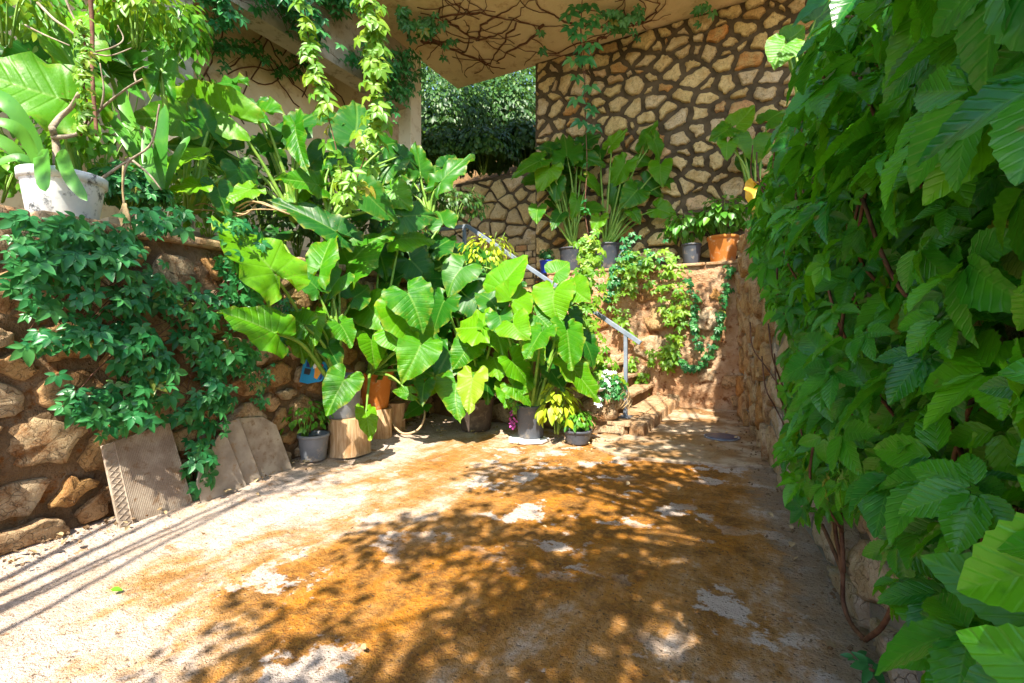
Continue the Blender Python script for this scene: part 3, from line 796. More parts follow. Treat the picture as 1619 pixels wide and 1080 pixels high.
ear_plant('elephant_ear_plant', 'elephant ear plant in the right of two black pots on the ledge', 960, 390, 8.2, [
    (967, 228, 994, 210, 26, .1), (1020, 224, 1042, 193, 28, .0), (1034, 222, 1058, 242, 32, -.1), (986, 262, 953, 287, 40, -.1), (1006, 302, 984, 328, 42, -.2), (1044, 262, 1034, 292, 36, -.1),
    (948, 345, 940, 369, 28, -.2), (1000, 335, 1012, 355, 22, -.2), (1060, 285, 1085, 300, 34, .0), (1010, 255, 1030, 262, 26, .1), (1040, 330, 1065, 345, 34, -.1), (1070, 260, 1092, 275, 28, .1, D_), (975, 300, 955, 320, 30, 0, D_), (1020, 290, 1045, 310, 32, .0, D_)], 10, seed=10, group='pot plants on the ledge')
ear_plant('elephant_ear_plant', 'elephant ear plant with two yellow leaves at the right end of the ledge', 1195, 335, 7.0, [
    (1190, 222, 1187, 254, 62, -.1), (1166, 196, 1198, 178, 42, .0), (1150, 205, 1122, 216, 38, -.05), (1150, 226, 1141, 250, 30, -.1), (1196, 298, 1180, 333, 34, -.25, 'ear_yellow'), (1206, 294, 1216, 322, 26, -.2, 'ear_yellow'),
    (1215, 190, 1240, 180, 40, .1, D_), (1190, 260, 1180, 285, 30, .1, D_)], 2, seed=11, group='pot plants on the ledge')
ear_plant('elephant_ear_plant', 'elephant ear plant rising above the creeper against the tall stone wall', 1262, 190, 5.6, [
    (1240, 72, 1213, 100, 54, -.1), (1300, 112, 1238, 152, 44, .0, D_), (1250, 60, 1275, 48, 40, .1), (1290, 30, 1322, 12, 40, .1, D_)], 2, seed=12)

ear_plant('elephant_ear_plant', 'bright elephant ear plant on the terrace between the sword leaves and facade', 305, 335, 4.2, [
    (300, 250, 238, 272, 64, -.2), (330, 205, 300, 150, 62, .2, D_), (284, 190, 228, 205, 60, .0), (310, 292, 266, 312, 48, -.2), (345, 300, 374, 334, 46, -.1, D_), (380, 270, 420, 290, 50, .2, D_), (395, 300, 372, 330, 44, .0)], 4, seed=21)
ear_plant('elephant_ear_plant', 'spreading elephant ear plant at the terrace edge under the two hanging strands', 525, 352, 5.0, [
    (520, 262, 505, 198, 64, .1, D_), (545, 252, 604, 240, 58, .1, D_), (500, 292, 446, 302, 54, -.1), (575, 302, 624, 334, 54, .0, D_), (620, 302, 652, 334, 50, .2), (640, 342, 694, 330, 54, .2, D_), (480, 320, 440, 345, 50, -.1), (610, 230, 640, 205, 46, .4, D_)], 4, seed=22)
ear_plant('elephant_ear_plant', 'dark elephant ear plant behind the pots at the stair landing', 668, 440, 5.95, [
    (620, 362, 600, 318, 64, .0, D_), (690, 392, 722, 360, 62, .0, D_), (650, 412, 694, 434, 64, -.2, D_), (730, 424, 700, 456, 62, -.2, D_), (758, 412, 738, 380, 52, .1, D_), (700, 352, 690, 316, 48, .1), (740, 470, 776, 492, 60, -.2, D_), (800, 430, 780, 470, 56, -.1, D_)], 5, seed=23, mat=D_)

# ------------------------------------------------------------------ pots and small things
def lathe_pot(name, label, c, r, h, mat, cat='plant pot', taper=.78, rim=.03, group=None, soil=True):
    e = empty(name, c, label, cat, group); c = Vector(c)
    m = MB(c); rb = r * taper
    m.lathe(c, [(.001, .0), (rb * .96, .0), (rb, .012), (r * .975, h - rim - .012), (r * 1.0, h - rim)], 32)
    m.lathe(c, [(r * .99, h - rim), (r * 1.05, h - rim + .002), (r * 1.06, h - .004), (r * 1.03, h), (r * .95, h), (r * .93, h - .06)], 32)
    m.build('pot_body', mat, e, True)
    m = MB(c); m.disc(c + UP * (h - .045), r * .945, 28); m.build('soil', M['soil'], e)
    return e
g1 = on_z(540, 727, 0)
def log(label, c, r, h, ph, name='log'):
    e = empty(name, c, label, 'log', 'sawn logs under the pots')
    m = MB(c); m.lathe(c, [(r * 1.02, 0), (r, .03), (r * .985, h * .5), (r * 1.0, h)], 36, .07, ph); m.build('bark', M['log'], e, True)
    m = MB(c); m.disc(Vector(c) + UP * h, r, 36, .07, ph); m.build('cut_face', M['log_end'], e)
    return e
log1 = W(3.72, -3.30); log1 = PX(541, 727, 4.53) + Vector((0, .18, 0)); log1.z = 0.02
log('pale split log under the grey pot', log1, .20, .36, .4)
log2 = PX(590, 697, 5.25) + Vector((0, .15, 0)); log2.z = .02
log('orange-brown log under the terracotta pot', log2, .165, .33, 2.0)
log3 = PX(624, 675, 5.75); log3.z = .02
log('small log half hidden behind the terracotta pot', log3, .13, .34, 3.3)
lathe_pot('plant_pot', 'dull grey plastic pot standing on the pale log', log1 + UP * .36 + Vector((-.06, .0, 0)), .185, .42, M['pot_grey'], taper=.86)
lathe_pot('plant_pot', 'orange terracotta pot standing on a log', log2 + UP * .33 + Vector((-.03, 0, 0)), .20, .42, M['terracotta'], taper=.76, rim=.045)
c = PX(487, 738, 4.32) + Vector((0, .12, 0)); c.z = .03
lathe_pot('plant_pot', 'small grey bucket on the ground beside the tiles', c, .135, .24, M['pot_grey'], taper=.82); smallpot = c
c = PX(750, 685, 5.66) + Vector((0, .2, 0)); c.z = .01
lathe_pot('plant_pot', 'brown plastic pot on the ground below torn leaves', c, .235, .40, M['pot_brown'], taper=.78)
c = PX(840, 699, 5.18) + Vector((0, .14, 0)); c.z = .045
lathe_pot('plant_pot', 'black bucket on a flat white stone', c, .165, .36, M['pot_black'], taper=.86); bucket = c
m = MB(c); m.poly([c + Vector((.24 * math.cos(k * .9) - .03, .17 * math.sin(k * .9) - .05, -.045)) for k in range(7)], UP * .04)
tag(m.build('flat_stone', M['card_white'], bevel=.012), 'flat whitish stone under the black bucket', 'stone')
c = PX(916, 706, 5.02) + Vector((0, .13, 0)); c.z = .012
lathe_pot('plant_pot', 'low black bowl pot with bright green herb', c, .15, .15, M['pot_black'], taper=.8); bowl = c
LZ = 2.276
def ledge(u, dv=0, a=8.12):
    p = on_a(u, 420, a); p.z = LZ; return p
lathe_pot('plant_pot', 'left of the two big black pots on the ledge', ledge(904), .225, .44, M['pot_black'], taper=.85, group='pots on the ledge')
lathe_pot('plant_pot', 'right of the two big black pots on the ledge', ledge(959), .225, .46, M['pot_black'], taper=.85, group='pots on the ledge')
lathe_pot('plant_pot', 'small bright blue pot at the left end of the ledge', ledge(864, a=8.05), .125, .24, M['pot_blue'], taper=.85, group='pots on the ledge')
lathe_pot('plant_pot', 'dark pot between the leafy plants on the ledge', ledge(1093), .15, .34, M['pot_black'], taper=.8, group='pots on the ledge')
tp = ledge(1143)
lathe_pot('plant_pot', 'terracotta pot at the right of the ledge', tp, .225, .42, M['terracotta'], taper=.78, rim=.05, group='pots on the ledge')
c = on_a(1203, 400, 7.9); c = PX(1200, 345, 6.9); c.z = 2.6
lathe_pot('plant_pot', 'pale pot on the wall corner under the yellow leaves', c, .14, .22, M['white_paint'], taper=.8)
# water bottle
c = ledge(986, a=7.98)
e = empty('water_bottle', c, 'clear blue plastic water bottle on the ledge', 'bottle')
m = MB(c); m.lathe(c, [(.001, 0), (.085, 0), (.092, .02), (.09, .1), (.086, .12), (.092, .14), (.092, .21), (.06, .27), (.03, .30), (.03, .32)], 24); m.build('bottle_body', M['bottle'], e, True)
m = MB(c); m.lathe(c, [(.034, .315), (.034, .345), (.001, .346)], 20); m.build('cap', M['card_blue'], e, True)
m = MB(c); m.lathe(c, [(.0935, .06), (.0935, .13)], 24); m.build('paper_label', M['card_blue'], e, True)
# big white pot on the wall
wp = PX(101, 352, 2.95); wp.z = T0 + .115
e = lathe_pot('white_tub', 'large white tub with flaking paint on the left wall', wp, .20, .29, M['white_paint'], taper=.82, rim=.06, cat='plant pot')
# handrail
base = W(5.75, -1.55, .17)
hr = empty('handrail', base, 'blue-grey metal handrail climbing the stone stair', 'handrail')
def bar(p, q, w, name):
    p, q = Vector(p), Vector(q); d = (q - p); L = d.length / 2; d.normalize(); s = d.cross(UP if abs(d.z) < .99 else E1).normalized(); u = s.cross(d)
    m = MB(base); m.box((p + q) / 2, d * L, s * w, u * w); return m.build(name, M['rail'], hr, bevel=.004)
lo = W(5.75, -1.55, 1.20); hi = W(5.75, -3.86, 2.74); dirr = (hi - lo).normalized()
bar(lo - dirr * .22, hi, .026, 'rail')
bar(hi + Vector((0, 0, .003)), W(5.75, -4.6, 2.743), .026, 'rail')
bar(W(5.75, -1.55, .18), W(5.75, -1.55, 1.19), .022, 'post')
bar(W(5.75, -3.92, 1.75), W(5.75, -3.92, 2.72), .022, 'post')
bar(W(5.75, -4.5, 1.75), W(5.75, -4.5, 2.72), .022, 'post')
m = MB(base); m.box(W(5.75, -1.55, .178), E1 * .09, E2 * .07, UP * .006); m.build('base_plate', M['rail'], hr)
# leaning tiles
pn = (UP * .2 + LN).normalized()
def tile(label, pts, off, mat, th=.018, name='stone_tile'):
    pp = W(1.42, -3.50 - off); P3 = [hit(u, v, pp, pn) for u, v in pts]
    base = sum(P3, Vector()) / len(P3); base.z = min(p.z for p in P3)
    e = empty(name, base, label, 'tile', 'spare tiles leaning on the left wall')
    m = MB(base); m.poly(P3, -pn * th); m.build('slab', mat, e, bevel=.002)
    return e, base, pp
T1 = [(161, 705), (225, 683), (268, 668), (306, 797), (190, 841)]
e, base, pp = tile('brown ribbed tile with a diamond border leaning on the left wall', T1, 0.0, M['tile'])
def lerp2(p, q, t): return (p[0] + (q[0] - p[0]) * t, p[1] + (q[1] - p[1]) * t)
tl, tr_, bl, br = (161, 705), (268, 668), (190, 841), (306, 797)
for i in range(34):                                   # raised ribs
    t0 = .20 + .8 * (i + .12) / 34; t1 = .20 + .8 * (i + .6) / 34
    q = [lerp2(tl, tr_, t0), lerp2(tl, tr_, t1), lerp2(bl, br, t1), lerp2(bl, br, t0)]
    q = [lerp2(q[0], q[3], .02), lerp2(q[1], q[2], .02), lerp2(q[2], q[1], .02), lerp2(q[3], q[0], .02)]
    m = MB(base); m.poly([hit(u, v, pp + pn * .001, pn) for u, v in q], pn * .003); m.build('rib', M['tile'], e)
for s in range(14):                                   # diamond fillets in the border strip
    for d in (0, 1):
        ta, tb = (s + .0) / 14, (s + 1.0) / 14
        A = lerp2(lerp2(tl, tr_, .015 if d else .17), lerp2(bl, br, .015 if d else .17), ta)
        B = lerp2(lerp2(tl, tr_, .17 if d else .015), lerp2(bl, br, .17 if d else .015), tb)
        m = MB(base); m.tube([hit(A[0], A[1], pp + pn * .002, pn), hit(B[0], B[1], pp + pn * .002, pn)], .0022, 4); m.build('fillet', M['card_white'] if False else M['tile2'], e)
m = MB(base); m.tube([hit(*lerp2(tl, tr_, .185), pp + pn * .002, pn), hit(*lerp2(bl, br, .185), pp + pn * .002, pn)], .004, 5); m.build('fillet', M['tile'], e)
tile('smooth taupe tile with a cut corner, front of the leaning stack', [(312, 765), (318, 736), (346, 688), (357, 684), (394, 777), (323, 807)], -.06, M['tile2'])
tile('narrow taupe tile in the middle of the leaning stack', [(345, 673), (378, 661), (417, 766), (394, 777), (357, 684)], -.03, M['tile2'])
tile('pale brown tile at the right of the leaning stack', [(378, 661), (416, 659), (437, 672), (463, 743), (417, 766)], 0.0, M['tile'])
tile('long grey slab resting behind the leaning tiles', [(300, 690), (440, 638), (452, 652), (450, 672), (320, 705)], .09, M['tile_grey'], .03)
# garden hose
c = PX(640, 680, 5.5); c.z = 0.02
pts = [PX(612, 640, 5.55), PX(618, 665, 5.5), PX(636, 685, 5.4), PX(660, 680, 5.45), PX(671, 660, 5.5), PX(668, 640, 5.7), PX(655, 630, 5.8), PX(645, 655, 5.7), PX(625, 672, 5.7), PX(612, 660, 5.7)]
for p in pts: p.z = max(p.z, .035)
m = MB(c); m.tube(spline(pts, 6), .013, 7)
tag(m.build('garden_hose', M['hose'], None, True), 'tan garden hose coiled beside the logs', 'hose')
# printed blue packet behind the grey pot
base = PX(492, 605, 4.45)
e = empty('blue_packet', base, 'blue printed packet propped behind the grey pot', 'packet')
def card(pts, off, th, mat, name):
    m = MB(base); m.poly([PX(u, v, 4.40 - off) for u, v in pts], Vector((0, th, 0))); m.build(name, mat, e, bevel=.002)
card([(482, 561), (492, 562), (500, 569), (515, 573), (518, 585), (508, 603), (486, 607), (473, 604)], 0, .02, M['card_blue'], 'card')
card([(485, 569), (493, 570), (491, 581), (484, 580)], .006, .004, M['card_navy'], 'print')
card([(482, 582), (492, 584), (489, 593), (480, 591)], .006, .004, M['card_black'], 'print')
card([(498, 580), (506, 578), (507, 590), (501, 600), (496, 597)], .006, .004, M['card_orange'], 'print')
card([(504, 574), (512, 577), (510, 580), (503, 578)], .008, .004, M['card_red'], 'print')
card([(495, 574), (500, 572), (500, 582), (495, 583)], .008, .004, M['card_white'], 'print')
card([(510, 582), (515, 583), (508, 600), (504, 601)], .006, .004, M['card_navy'], 'print')
# drain lid
c = on_z(1141, 691, .032)
e = empty('drain_cover', c, 'dark blue round drain cover in the concrete pad', 'drain cover')
m = MB(c); m.lathe(c, [(.17, -.004), (.165, .012), (.15, .014), (.001, .012)], 28); m.build('cover', M['lid_blue'], e, True)
m = MB(c); m.lathe(c, [(.185, -.004), (.19, .008), (.172, .009), (.172, -.004)], 28); m.build('rim', M['rail'], e, True)
# white saucer near the flowers
c = PX(943, 618, 5.45); m = MB(c); m.lathe(c, [(.001, 0), (.07, 0), (.10, .03), (.105, .035), (.09, .03), (.001, .01)], 24)
tag(m.build('saucer', M['white_petal'], None, True), 'small white dish among leaves beside the flowers', 'dish')

# ------------------------------------------------------------------ leafy potted plants
def bush(name, label, c, rx, rz_, n, key, size, seed, cat='plant', group=None, stems=6, limit=300, up=.6, center=.55):
    rg = random.Random(seed); c = Vector(c); e = empty(name, c, label, cat, group); items = []
    m = MB(c)
    for s in range(stems):
        an = 6.283 * s / stems + rg.random(); rr = rx * rg.uniform(.3, .8)
        tip = c + Vector((math.cos(an) * rr, math.sin(an) * rr, rz_ * rg.uniform(.7, 1.15)))
        m.tube(spline([c + Vector((math.cos(an) * .02, math.sin(an) * .02, 0)), c.lerp(tip, .5) + UP * rz_ * .1, tip], 3), [.008, .007, .006, .005, .005, .004, .003][:7], 5)
    m.build('stem', M['stalk'], e, True)['kind'] = 'stuff'
    for k in range(n):
        an = rg.random() * 6.283; el = rg.uniform(-.35, 1.0); rr = rg.uniform(.55, 1.05)
        d = Vector((math.cos(an) * math.sqrt(max(0, 1 - el * el * .9)), math.sin(an) * math.sqrt(max(0, 1 - el * el * .9)), el))
        p = c + Vector((d.x * rx * rr, d.y * rx * rr, rz_ * center + d.z * rz_ * .55 * rr))
        nrm = (d + UP * up + Vector((rg.uniform(-.5, .5), rg.uniform(-.5, .5), rg.uniform(-.3, .3))))
        dn = Vector((d.x, d.y, -.35 + rg.uniform(-.5, .4)))
        tp_ = OVA[key] if key in OVA else PAL[key]
        items.append((rg.choice(tp_), frame(p, nrm, dn, size * rg.uniform(.65, 1.25))))
    foliage(e, c, items, M[key], limit)
    return e
bush('leafy_plant', 'lime-green coleus with pointed leaves beside the black bucket', PX(882, 690, 5.1) * 1.0 + Vector((0, .12, 0)), .24, .55, 150, 'lime', .115, 61, center=.5)
bush('leafy_plant', 'bright green bushy herb in the low black bowl', bowl + UP * .12, .17, .22, 170, 'herb', .062, 62)
bush('leafy_plant', 'leafy green plant in the terracotta pot on the ledge', tp + UP * .38, .40, .62, 210, 'herb', .13, 63)
bush('leafy_plant', 'bushy green plant left of the terracotta pot on the ledge', ledge(1083) + UP * .30, .34, .55, 170, 'herb', .12, 64)
bush('leafy_plant', 'small plant in the bright blue pot on the ledge', ledge(864, a=8.05) + UP * .2, .14, .24, 60, 'creeper', .05, 65)
bush('leafy_plant', 'trailing ivy plant in the small grey bucket', smallpot + UP * .20 + Vector((-.08, 0, 0)), .22, .34, 150, 'herb', .06, 66)
bush('leafy_plant', 'yellow-green shrub in front of the upper handrail', PX(770, 440, 6.1), .34, .52, 260, 'lime', .075, 67)
fl = bush('flowering_plant', 'small white-flowered plant at the foot of the handrail post', PX(966, 648, 5.55), .17, .40, 190, 'creeper', .045, 68)
c = PX(966, 648, 5.55)
for k in range(34):
    rg = rng; hi_ = k < 22
    p = c + (Vector((rg.uniform(-.10, .06), rg.uniform(-.14, .0), rg.uniform(.30, .46))) if hi_ else Vector((rg.uniform(-.20, -.13), rg.uniform(-.14, -.02), rg.uniform(.06, .16))))
    V = []; Fs = []
    for q in range(5):
        an = q * 1.257; o = len(V)
        V += [Vector((0, 0, 0)), Vector((math.cos(an - .4) * .016, math.sin(an - .4) * .016, .004)), Vector((math.cos(an) * .026, math.sin(an) * .026, .002)), Vector((math.cos(an + .4) * .016, math.sin(an + .4) * .016, .004))]
        Fs.append((o, o + 1, o + 2, o + 3))
    obj('flower', mesh('flower', V, Fs, M['white_petal']), fl, mtx=frame(p - c, Vector((rg.uniform(-.5, .5), -1, rg.uniform(.1, .9))), UP, rg.uniform(.8, 1.2)))
e = empty('dry_root_ball', PX(984, 648, 5.5), 'tangle of dry brown roots beside the handrail post', 'roots')
m = MB(PX(984, 648, 5.5))
for k in range(40):
    a_, b_ = rng.random() * 6.28, rng.uniform(.05, .12); q = PX(984, 648, 5.5)
    m.tube(spline([q + Vector((math.cos(a_) * b_, math.sin(a_) * b_ * .6, rng.uniform(0, .05))), q + Vector((math.cos(a_ + 1) * b_, math.sin(a_ + 1) * b_ * .6, rng.uniform(.08, .2))), q + Vector((math.cos(a_ + 2.3) * b_ * .6, math.sin(a_ + 2.3) * b_ * .5, rng.uniform(.1, .28)))], 4), .004, 4)
m.build('roots', M['dry'], e, True)
pf = bush('flowering_plant', 'little purple flowers hanging at the left of the black bucket', bucket + Vector((-.18, -.06, .26)), .07, .16, 36, 'herb', .04, 69)
cc = bucket + Vector((-.18, -.06, .26))
for k in range(22):
    p = Vector((rng.uniform(-.06, .02), rng.uniform(-.08, 0), rng.uniform(-.16, .04)))
    me = OVA['herb'][0].copy(); me.materials.clear(); me.materials.append(M['purple_petal'])
    obj('flower', me, pf, mtx=frame(p, Vector((rng.uniform(-.6, .6), -1, rng.uniform(-.3, .8))), Vector((rng.uniform(-1, 1), 0, rng.uniform(-1, 1))), .032))
# fallen leaves
for i, (u, v, lab, mk) in enumerate([(172, 932, 'small green leaf fallen on the drive at the left', 'herb'), (706, 671, 'pale dead leaf on the ground by the brown pot', 'dry'), (1010, 640, 'dry leaf lying on the first stone step', 'dry')]):
    p = on_z(u, v, .03); me = OVA['herb'][i].copy(); me.materials.clear(); me.materials.append(M[mk])
    o = obj('fallen_leaf', me, None, mtx=frame(p, Vector((.2, -.2, 1)), Vector((1, .3, 0)), .05)); tag(o, lab, 'leaf')

dryleaf = []
for i in range(3):
    me = OVA['herb'][i].copy(); me.name = 'dry_leaf_%d' % i; me.materials.clear(); me.materials.append(M['dry']); dryleaf.append(me)
rg = random.Random(17); it = []
for k in range(420):
    r_ = rg.random()
    if r_ < .4: a = rg.uniform(.3, 5.2); b = LBF(a) + .06 + abs(rg.gauss(0, .12))
    elif r_ < .7: a = rg.gauss(4.9, .25); b = rg.uniform(-3.8, -1.3)
    elif r_ < .85: a = rg.uniform(5.3, 7.8); b = rg.uniform(-1.3, -.3)
    elif r_ < .93: a = rg.uniform(1.5, 7); b = RB(a) - abs(rg.gauss(.08, .1))
    else: a = rg.uniform(1.2, 5); b = rg.uniform(-3.3, .1)
    it.append((rg.choice(dryleaf), frame(W(a, b, .035 + .03 * (b < LBF(a) + .3)), Vector((rg.gauss(0, .35), rg.gauss(0, .35), 1)), Vector((rg.gauss(0, 1), rg.gauss(0, 1), 0)), rg.uniform(.02, .055))))
o = join_leaves('leaf_litter', it, W(4, -3), M['dry']); tag(o, 'dry leaf litter strewn along the wall feet and round the pots', 'leaf litter', kind='stuff')
V = []; Fs = []
for k in range(420):
    if rg.random() < .6: a = rg.uniform(.2, 5.2); b = LBF(a) + .03 + abs(rg.gauss(0, .10))
    else: a = rg.uniform(1, 7.5); b = RB(a) - .03 - abs(rg.gauss(0, .12))
    c = W(a, b, .03 + .03 * (b < LBF(a) + .3)); r_ = rg.uniform(.004, .017); o_ = len(V)
    V += [c + Vector((rg.uniform(.6, 1.2) * r_ * x, rg.uniform(.6, 1.2) * r_ * y, rg.uniform(.5, .9) * r_ * z)) for x, y, z in ((1, 0, 0), (0, 1, 0), (-1, 0, 0), (0, -1, 0), (0, 0, 1), (0, 0, -1))]
    Fs += [tuple(o_ + i for i in f) for f in ((0, 1, 4), (1, 2, 4), (2, 3, 4), (3, 0, 4), (1, 0, 5), (2, 1, 5), (3, 2, 5), (0, 3, 5))]
tag(obj('gravel', mesh('gravel', V, Fs, M['mortar_brown'], False)), 'loose grit along the foot of both side walls', 'gravel', kind='stuff')

# ------------------------------------------------------------------ creepers
def inside(u, v, poly):
    r = False; n = len(poly)
    for i in range(n):
        x1, y1 = poly[i]; x2, y2 = poly[(i + 1) % n]
        if (y1 > v) != (y2 > v) and u < (x2 - x1) * (v - y1) / (y2 - y1) + x1: r = not r
    return r
def creeper(name, label, proj, polys, n, key, size, seed, nrm, off=(.03, .16), limit=300, group=None, drop=.0):
    """leaves over wall regions given as outlines; proj maps a pixel to a wall point"""
    rg = random.Random(seed); items = []; stemp = []
    area = [abs(sum(p[i][0] * p[(i + 1) % len(p)][1] - p[(i + 1) % len(p)][0] * p[i][1] for i in range(len(p)))) / 2 for p in polys]
    base = None
    for poly, ar in zip(polys, area):
        k = 0; want = int(n * ar / sum(area)); us = [p[0] for p in poly]; vs_ = [p[1] for p in poly]; pp = []
        while k < want:
            u, v = rg.uniform(min(us), max(us)), rg.uniform(min(vs_), max(vs_))
            if not inside(u, v, poly): continue
            # gaps between runners
            if mnoise.noise(Vector((u * .018, v * .011, seed))) + rg.uniform(-.2, .2) < -.08: k += .3; continue
            k += 1
            w = proj(u, v); o = rg.uniform(*off); p = w + nrm * o
            if base is None: base = w.copy()
            nn = nrm * rg.uniform(.6, 1.2) + UP * rg.uniform(.1, .9) + E1 * rg.uniform(-.55, .55) + E2 * rg.uniform(-.2, .2)
            dn = -UP + E1 * rg.uniform(-.9, .9) + nrm * rg.uniform(-.1, .5)
            tp_ = PAL[key] if key in PAL else OVA[key]
            items.append((rg.choice(tp_), frame(p, nn, dn, size * rg.uniform(.6, 1.25)))); pp.append(w + nrm * (o * .4))
        stemp.append(pp)
    e = empty(name, base, label, 'creeper', group)
    m = MB(base)
    for pp in stemp:                                   # runners linking near leaves downwards
        for k in range(0, len(pp), 7):
            p = pp[k]; lower = [q for q in pp if .06 < p.z - q.z < .4 and (q - p).length < .5]
            if lower:
                q = rg.choice(lower); m.tube([p, p.lerp(q, .5) + nrm * .015 + E1 * rg.uniform(-.03, .03), q], [.004, .0035, .003], 4)
    if m.v: m.build('stem', M['twig'], e, True)['kind'] = 'stuff'
    foliage(e, base, items, M[key], limit)
    return e
creeper('wall_creeper', 'dark five-leaved creeper hanging over the left stone wall under the white tub', lambda u, v: on_left(u, v, .05), [
    [(0, 335), (60, 345), (150, 352), (200, 335), (330, 330), (405, 380), (440, 430), (430, 500), (395, 560), (350, 600), (338, 650), (322, 700), (318, 770), (303, 793), (285, 780), (272, 725), (225, 640), (205, 560), (190, 540), (150, 520), (60, 560), (0, 545)],
    [(40, 540), (190, 520), (230, 610), (215, 660), (130, 690), (85, 650), (50, 600)]], 820, 'creeper', .086, 71, LN, (.03, .24))
creeper('wall_creeper', 'short creeper sprigs on the left wall between the big leaves and tiles', lambda u, v: on_left(u, v, .05), [
    [(388, 560), (415, 560), (412, 640), (392, 640)], [(415, 480), (450, 470), (470, 540), (430, 560)]], 70, 'creeper', .05, 72, E2)
creeper('ledge_creeper', 'light green creeper spilling from the ledge over the plastered wall', lambda u, v: on_a(u, v, 7.78), [
    [(985, 400), (1060, 390), (1090, 420), (1085, 520), (1060, 590), (1020, 560), (975, 500), (955, 460)], [(1000, 560), (1050, 560), (1020, 620), (1002, 625)]], 330, 'creeper_lit', .10, 73, -E1, (.02, .22))
creeper('ledge_creeper', 'dark creeper on the ledge right of the water bottle', lambda u, v: on_a(u, v, 7.80), [
    [(995, 372), (1040, 365), (1065, 390), (1060, 415), (1000, 420), (968, 480), (955, 470), (975, 420)]], 130, 'creeper', .085, 74, -E1, (.02, .25))
gar = [(1095, 430), (1108, 470), (1108, 530), (1098, 560), (1085, 585), (1092, 590), (1112, 575), (1125, 545), (1140, 500), (1150, 460), (1158, 415)]
def garland(name, label, pts3, n, key, size, seed, spread, group=None, twig=.006, dirn=None, limit=200):
    rg = random.Random(seed); sp = spline(pts3, 8); base = sp[0].copy(); e = empty(name, base, label, 'creeper', group)
    m = MB(base); m.tube(sp, twig, 5); m.build('stem', M['twig'], e, True); items = []
    for k in range(n):
        t = rg.random() * (len(sp) - 1.001); i = int(t); p = sp[i].lerp(sp[i + 1], t - i)
        out = Vector((rg.gauss(0, 1), rg.gauss(0, 1) - .5, rg.gauss(0, .7))); out.normalize()
        p = p + out * spread * rg.random()
        nn = out + Vector((0, -.9, .6)) ; dn = -UP + Vector((rg.uniform(-.8, .8), rg.uniform(-.5, .2), 0))
        items.append((rg.choice(PAL[key] if key in PAL else OVA[key]), frame(p, nn, dn, size * rg.uniform(.65, 1.2))))
    foliage(e, base, items, M[key], limit); return e
garland('trailing_creeper', 'U-shaped creeper garland looped across the plastered wall', [on_a(u, v, 7.74) for u, v in [(1065, 560), (1085, 580), (1105, 580), (1122, 555), (1138, 510), (1148, 460), (1155, 415)]], 150, 'creeper', .07, 75, .10)
garland('trailing_creeper', 'short creeper strand hanging left of the garland on the plastered wall', [on_a(u, v, 7.74) for u, v in [(1086, 430), (1098, 470), (1096, 510), (1108, 550)]], 60, 'creeper', .07, 76, .09)
garland('trailing_creeper', 'yellow-green creeper running from the garland towards the handrail post', [on_a(u, v, 7.7) for u, v in [(1065, 565), (1040, 555), (1020, 585), (1005, 612)]], 70, 'creeper_lit', .07, 176, .14)
garland('hanging_creeper', 'long creeper strand with bare red stem hanging before the tall stone wall', [PX(u, v, 7.6) for u, v in [(922, -30), (918, 60), (924, 130), (926, 200), (928, 260), (925, 330), (930, 372)]], 6, 'creeper', .10, 77, .04, 'hanging creeper strands', .008)
def clusters(e, base, spots, key, size, rg, limit=300):
    items = []
    for (u, v, Y, sc) in spots:
        p = PX(u, v, Y); items.append((rg.choice(PAL[key]), frame(p, Vector((rg.uniform(-.4, .4), -1, .5)), Vector((rg.uniform(-.5, .5), -.3, -1)), size * sc)))
    foliage(e, base, items, M[key], limit)
e_ = empty('hanging_creeper', PX(922, -30, 7.55), 'leafy upper length of the strand hanging before the tall stone wall', 'creeper', 'hanging creeper strands')
m = MB(PX(922, -30, 7.55)); m.tube(spline([PX(u, v, 7.57) for u, v in [(922, -30), (919, 50), (925, 110), (924, 165), (927, 205)]], 5), .006, 5); m.build('stem', M['twig'], e_, True)
rg = random.Random(5)
sp_ = [(908, 8), (930, 6), (902, 22), (940, 22), (915, 36), (935, 42), (903, 42), (925, 52), (910, 58), (937, 34), (919, 72), (934, 70), (908, 92), (917, 88), (935, 98), (931, 92), (914, 120), (935, 134), (912, 156), (937, 172), (934, 165), (917, 192), (942, 202)]
clusters(e_, PX(922, -30, 7.55), [(u + rg.uniform(-3, 3), v + rg.uniform(-3, 3), 7.55, rg.uniform(.8, 1.15)) for u, v in sp_], 'creeper', .19, rg)
garland('hanging_creeper', 'sunlit creeper strand hanging over the terrace, left of the pair', [PX(u, v, 4.5) for u, v in [(476, -20), (485, 40), (492, 90), (505, 140), (520, 190), (535, 250), (545, 300)]], 60, 'creeper_lit', .105, 78, .10, 'hanging creeper strands')
garland('hanging_creeper', 'thick sunlit creeper strand hanging over the terrace, right of the pair', [PX(u, v, 4.5) for u, v in [(588, -20), (585, 40), (592, 90), (596, 140), (592, 190), (580, 240), (560, 290), (545, 320)]], 130, 'creeper_lit', .115, 79, .16, 'hanging creeper strands')
garland('hanging_creeper', 'yellow-green creeper column dropping in front of the black ledge pots', [PX(u, v, 5.75) for u, v in [(930, 375), (932, 410), (928, 445), (922, 480), (928, 520), (936, 560), (950, 590), (962, 604)]], 400, 'creeper_lit', .078, 80, .24, 'hanging creeper strands')
garland('hanging_creeper', 'thin yellow-green strand hanging at the far upper left by the bare twig', [PX(u, v, 2.9) for u, v in [(128, 30), (135, 80), (132, 130), (140, 180), (128, 215)]], 90, 'creeper_lit', .045, 81, .06, 'hanging creeper strands')
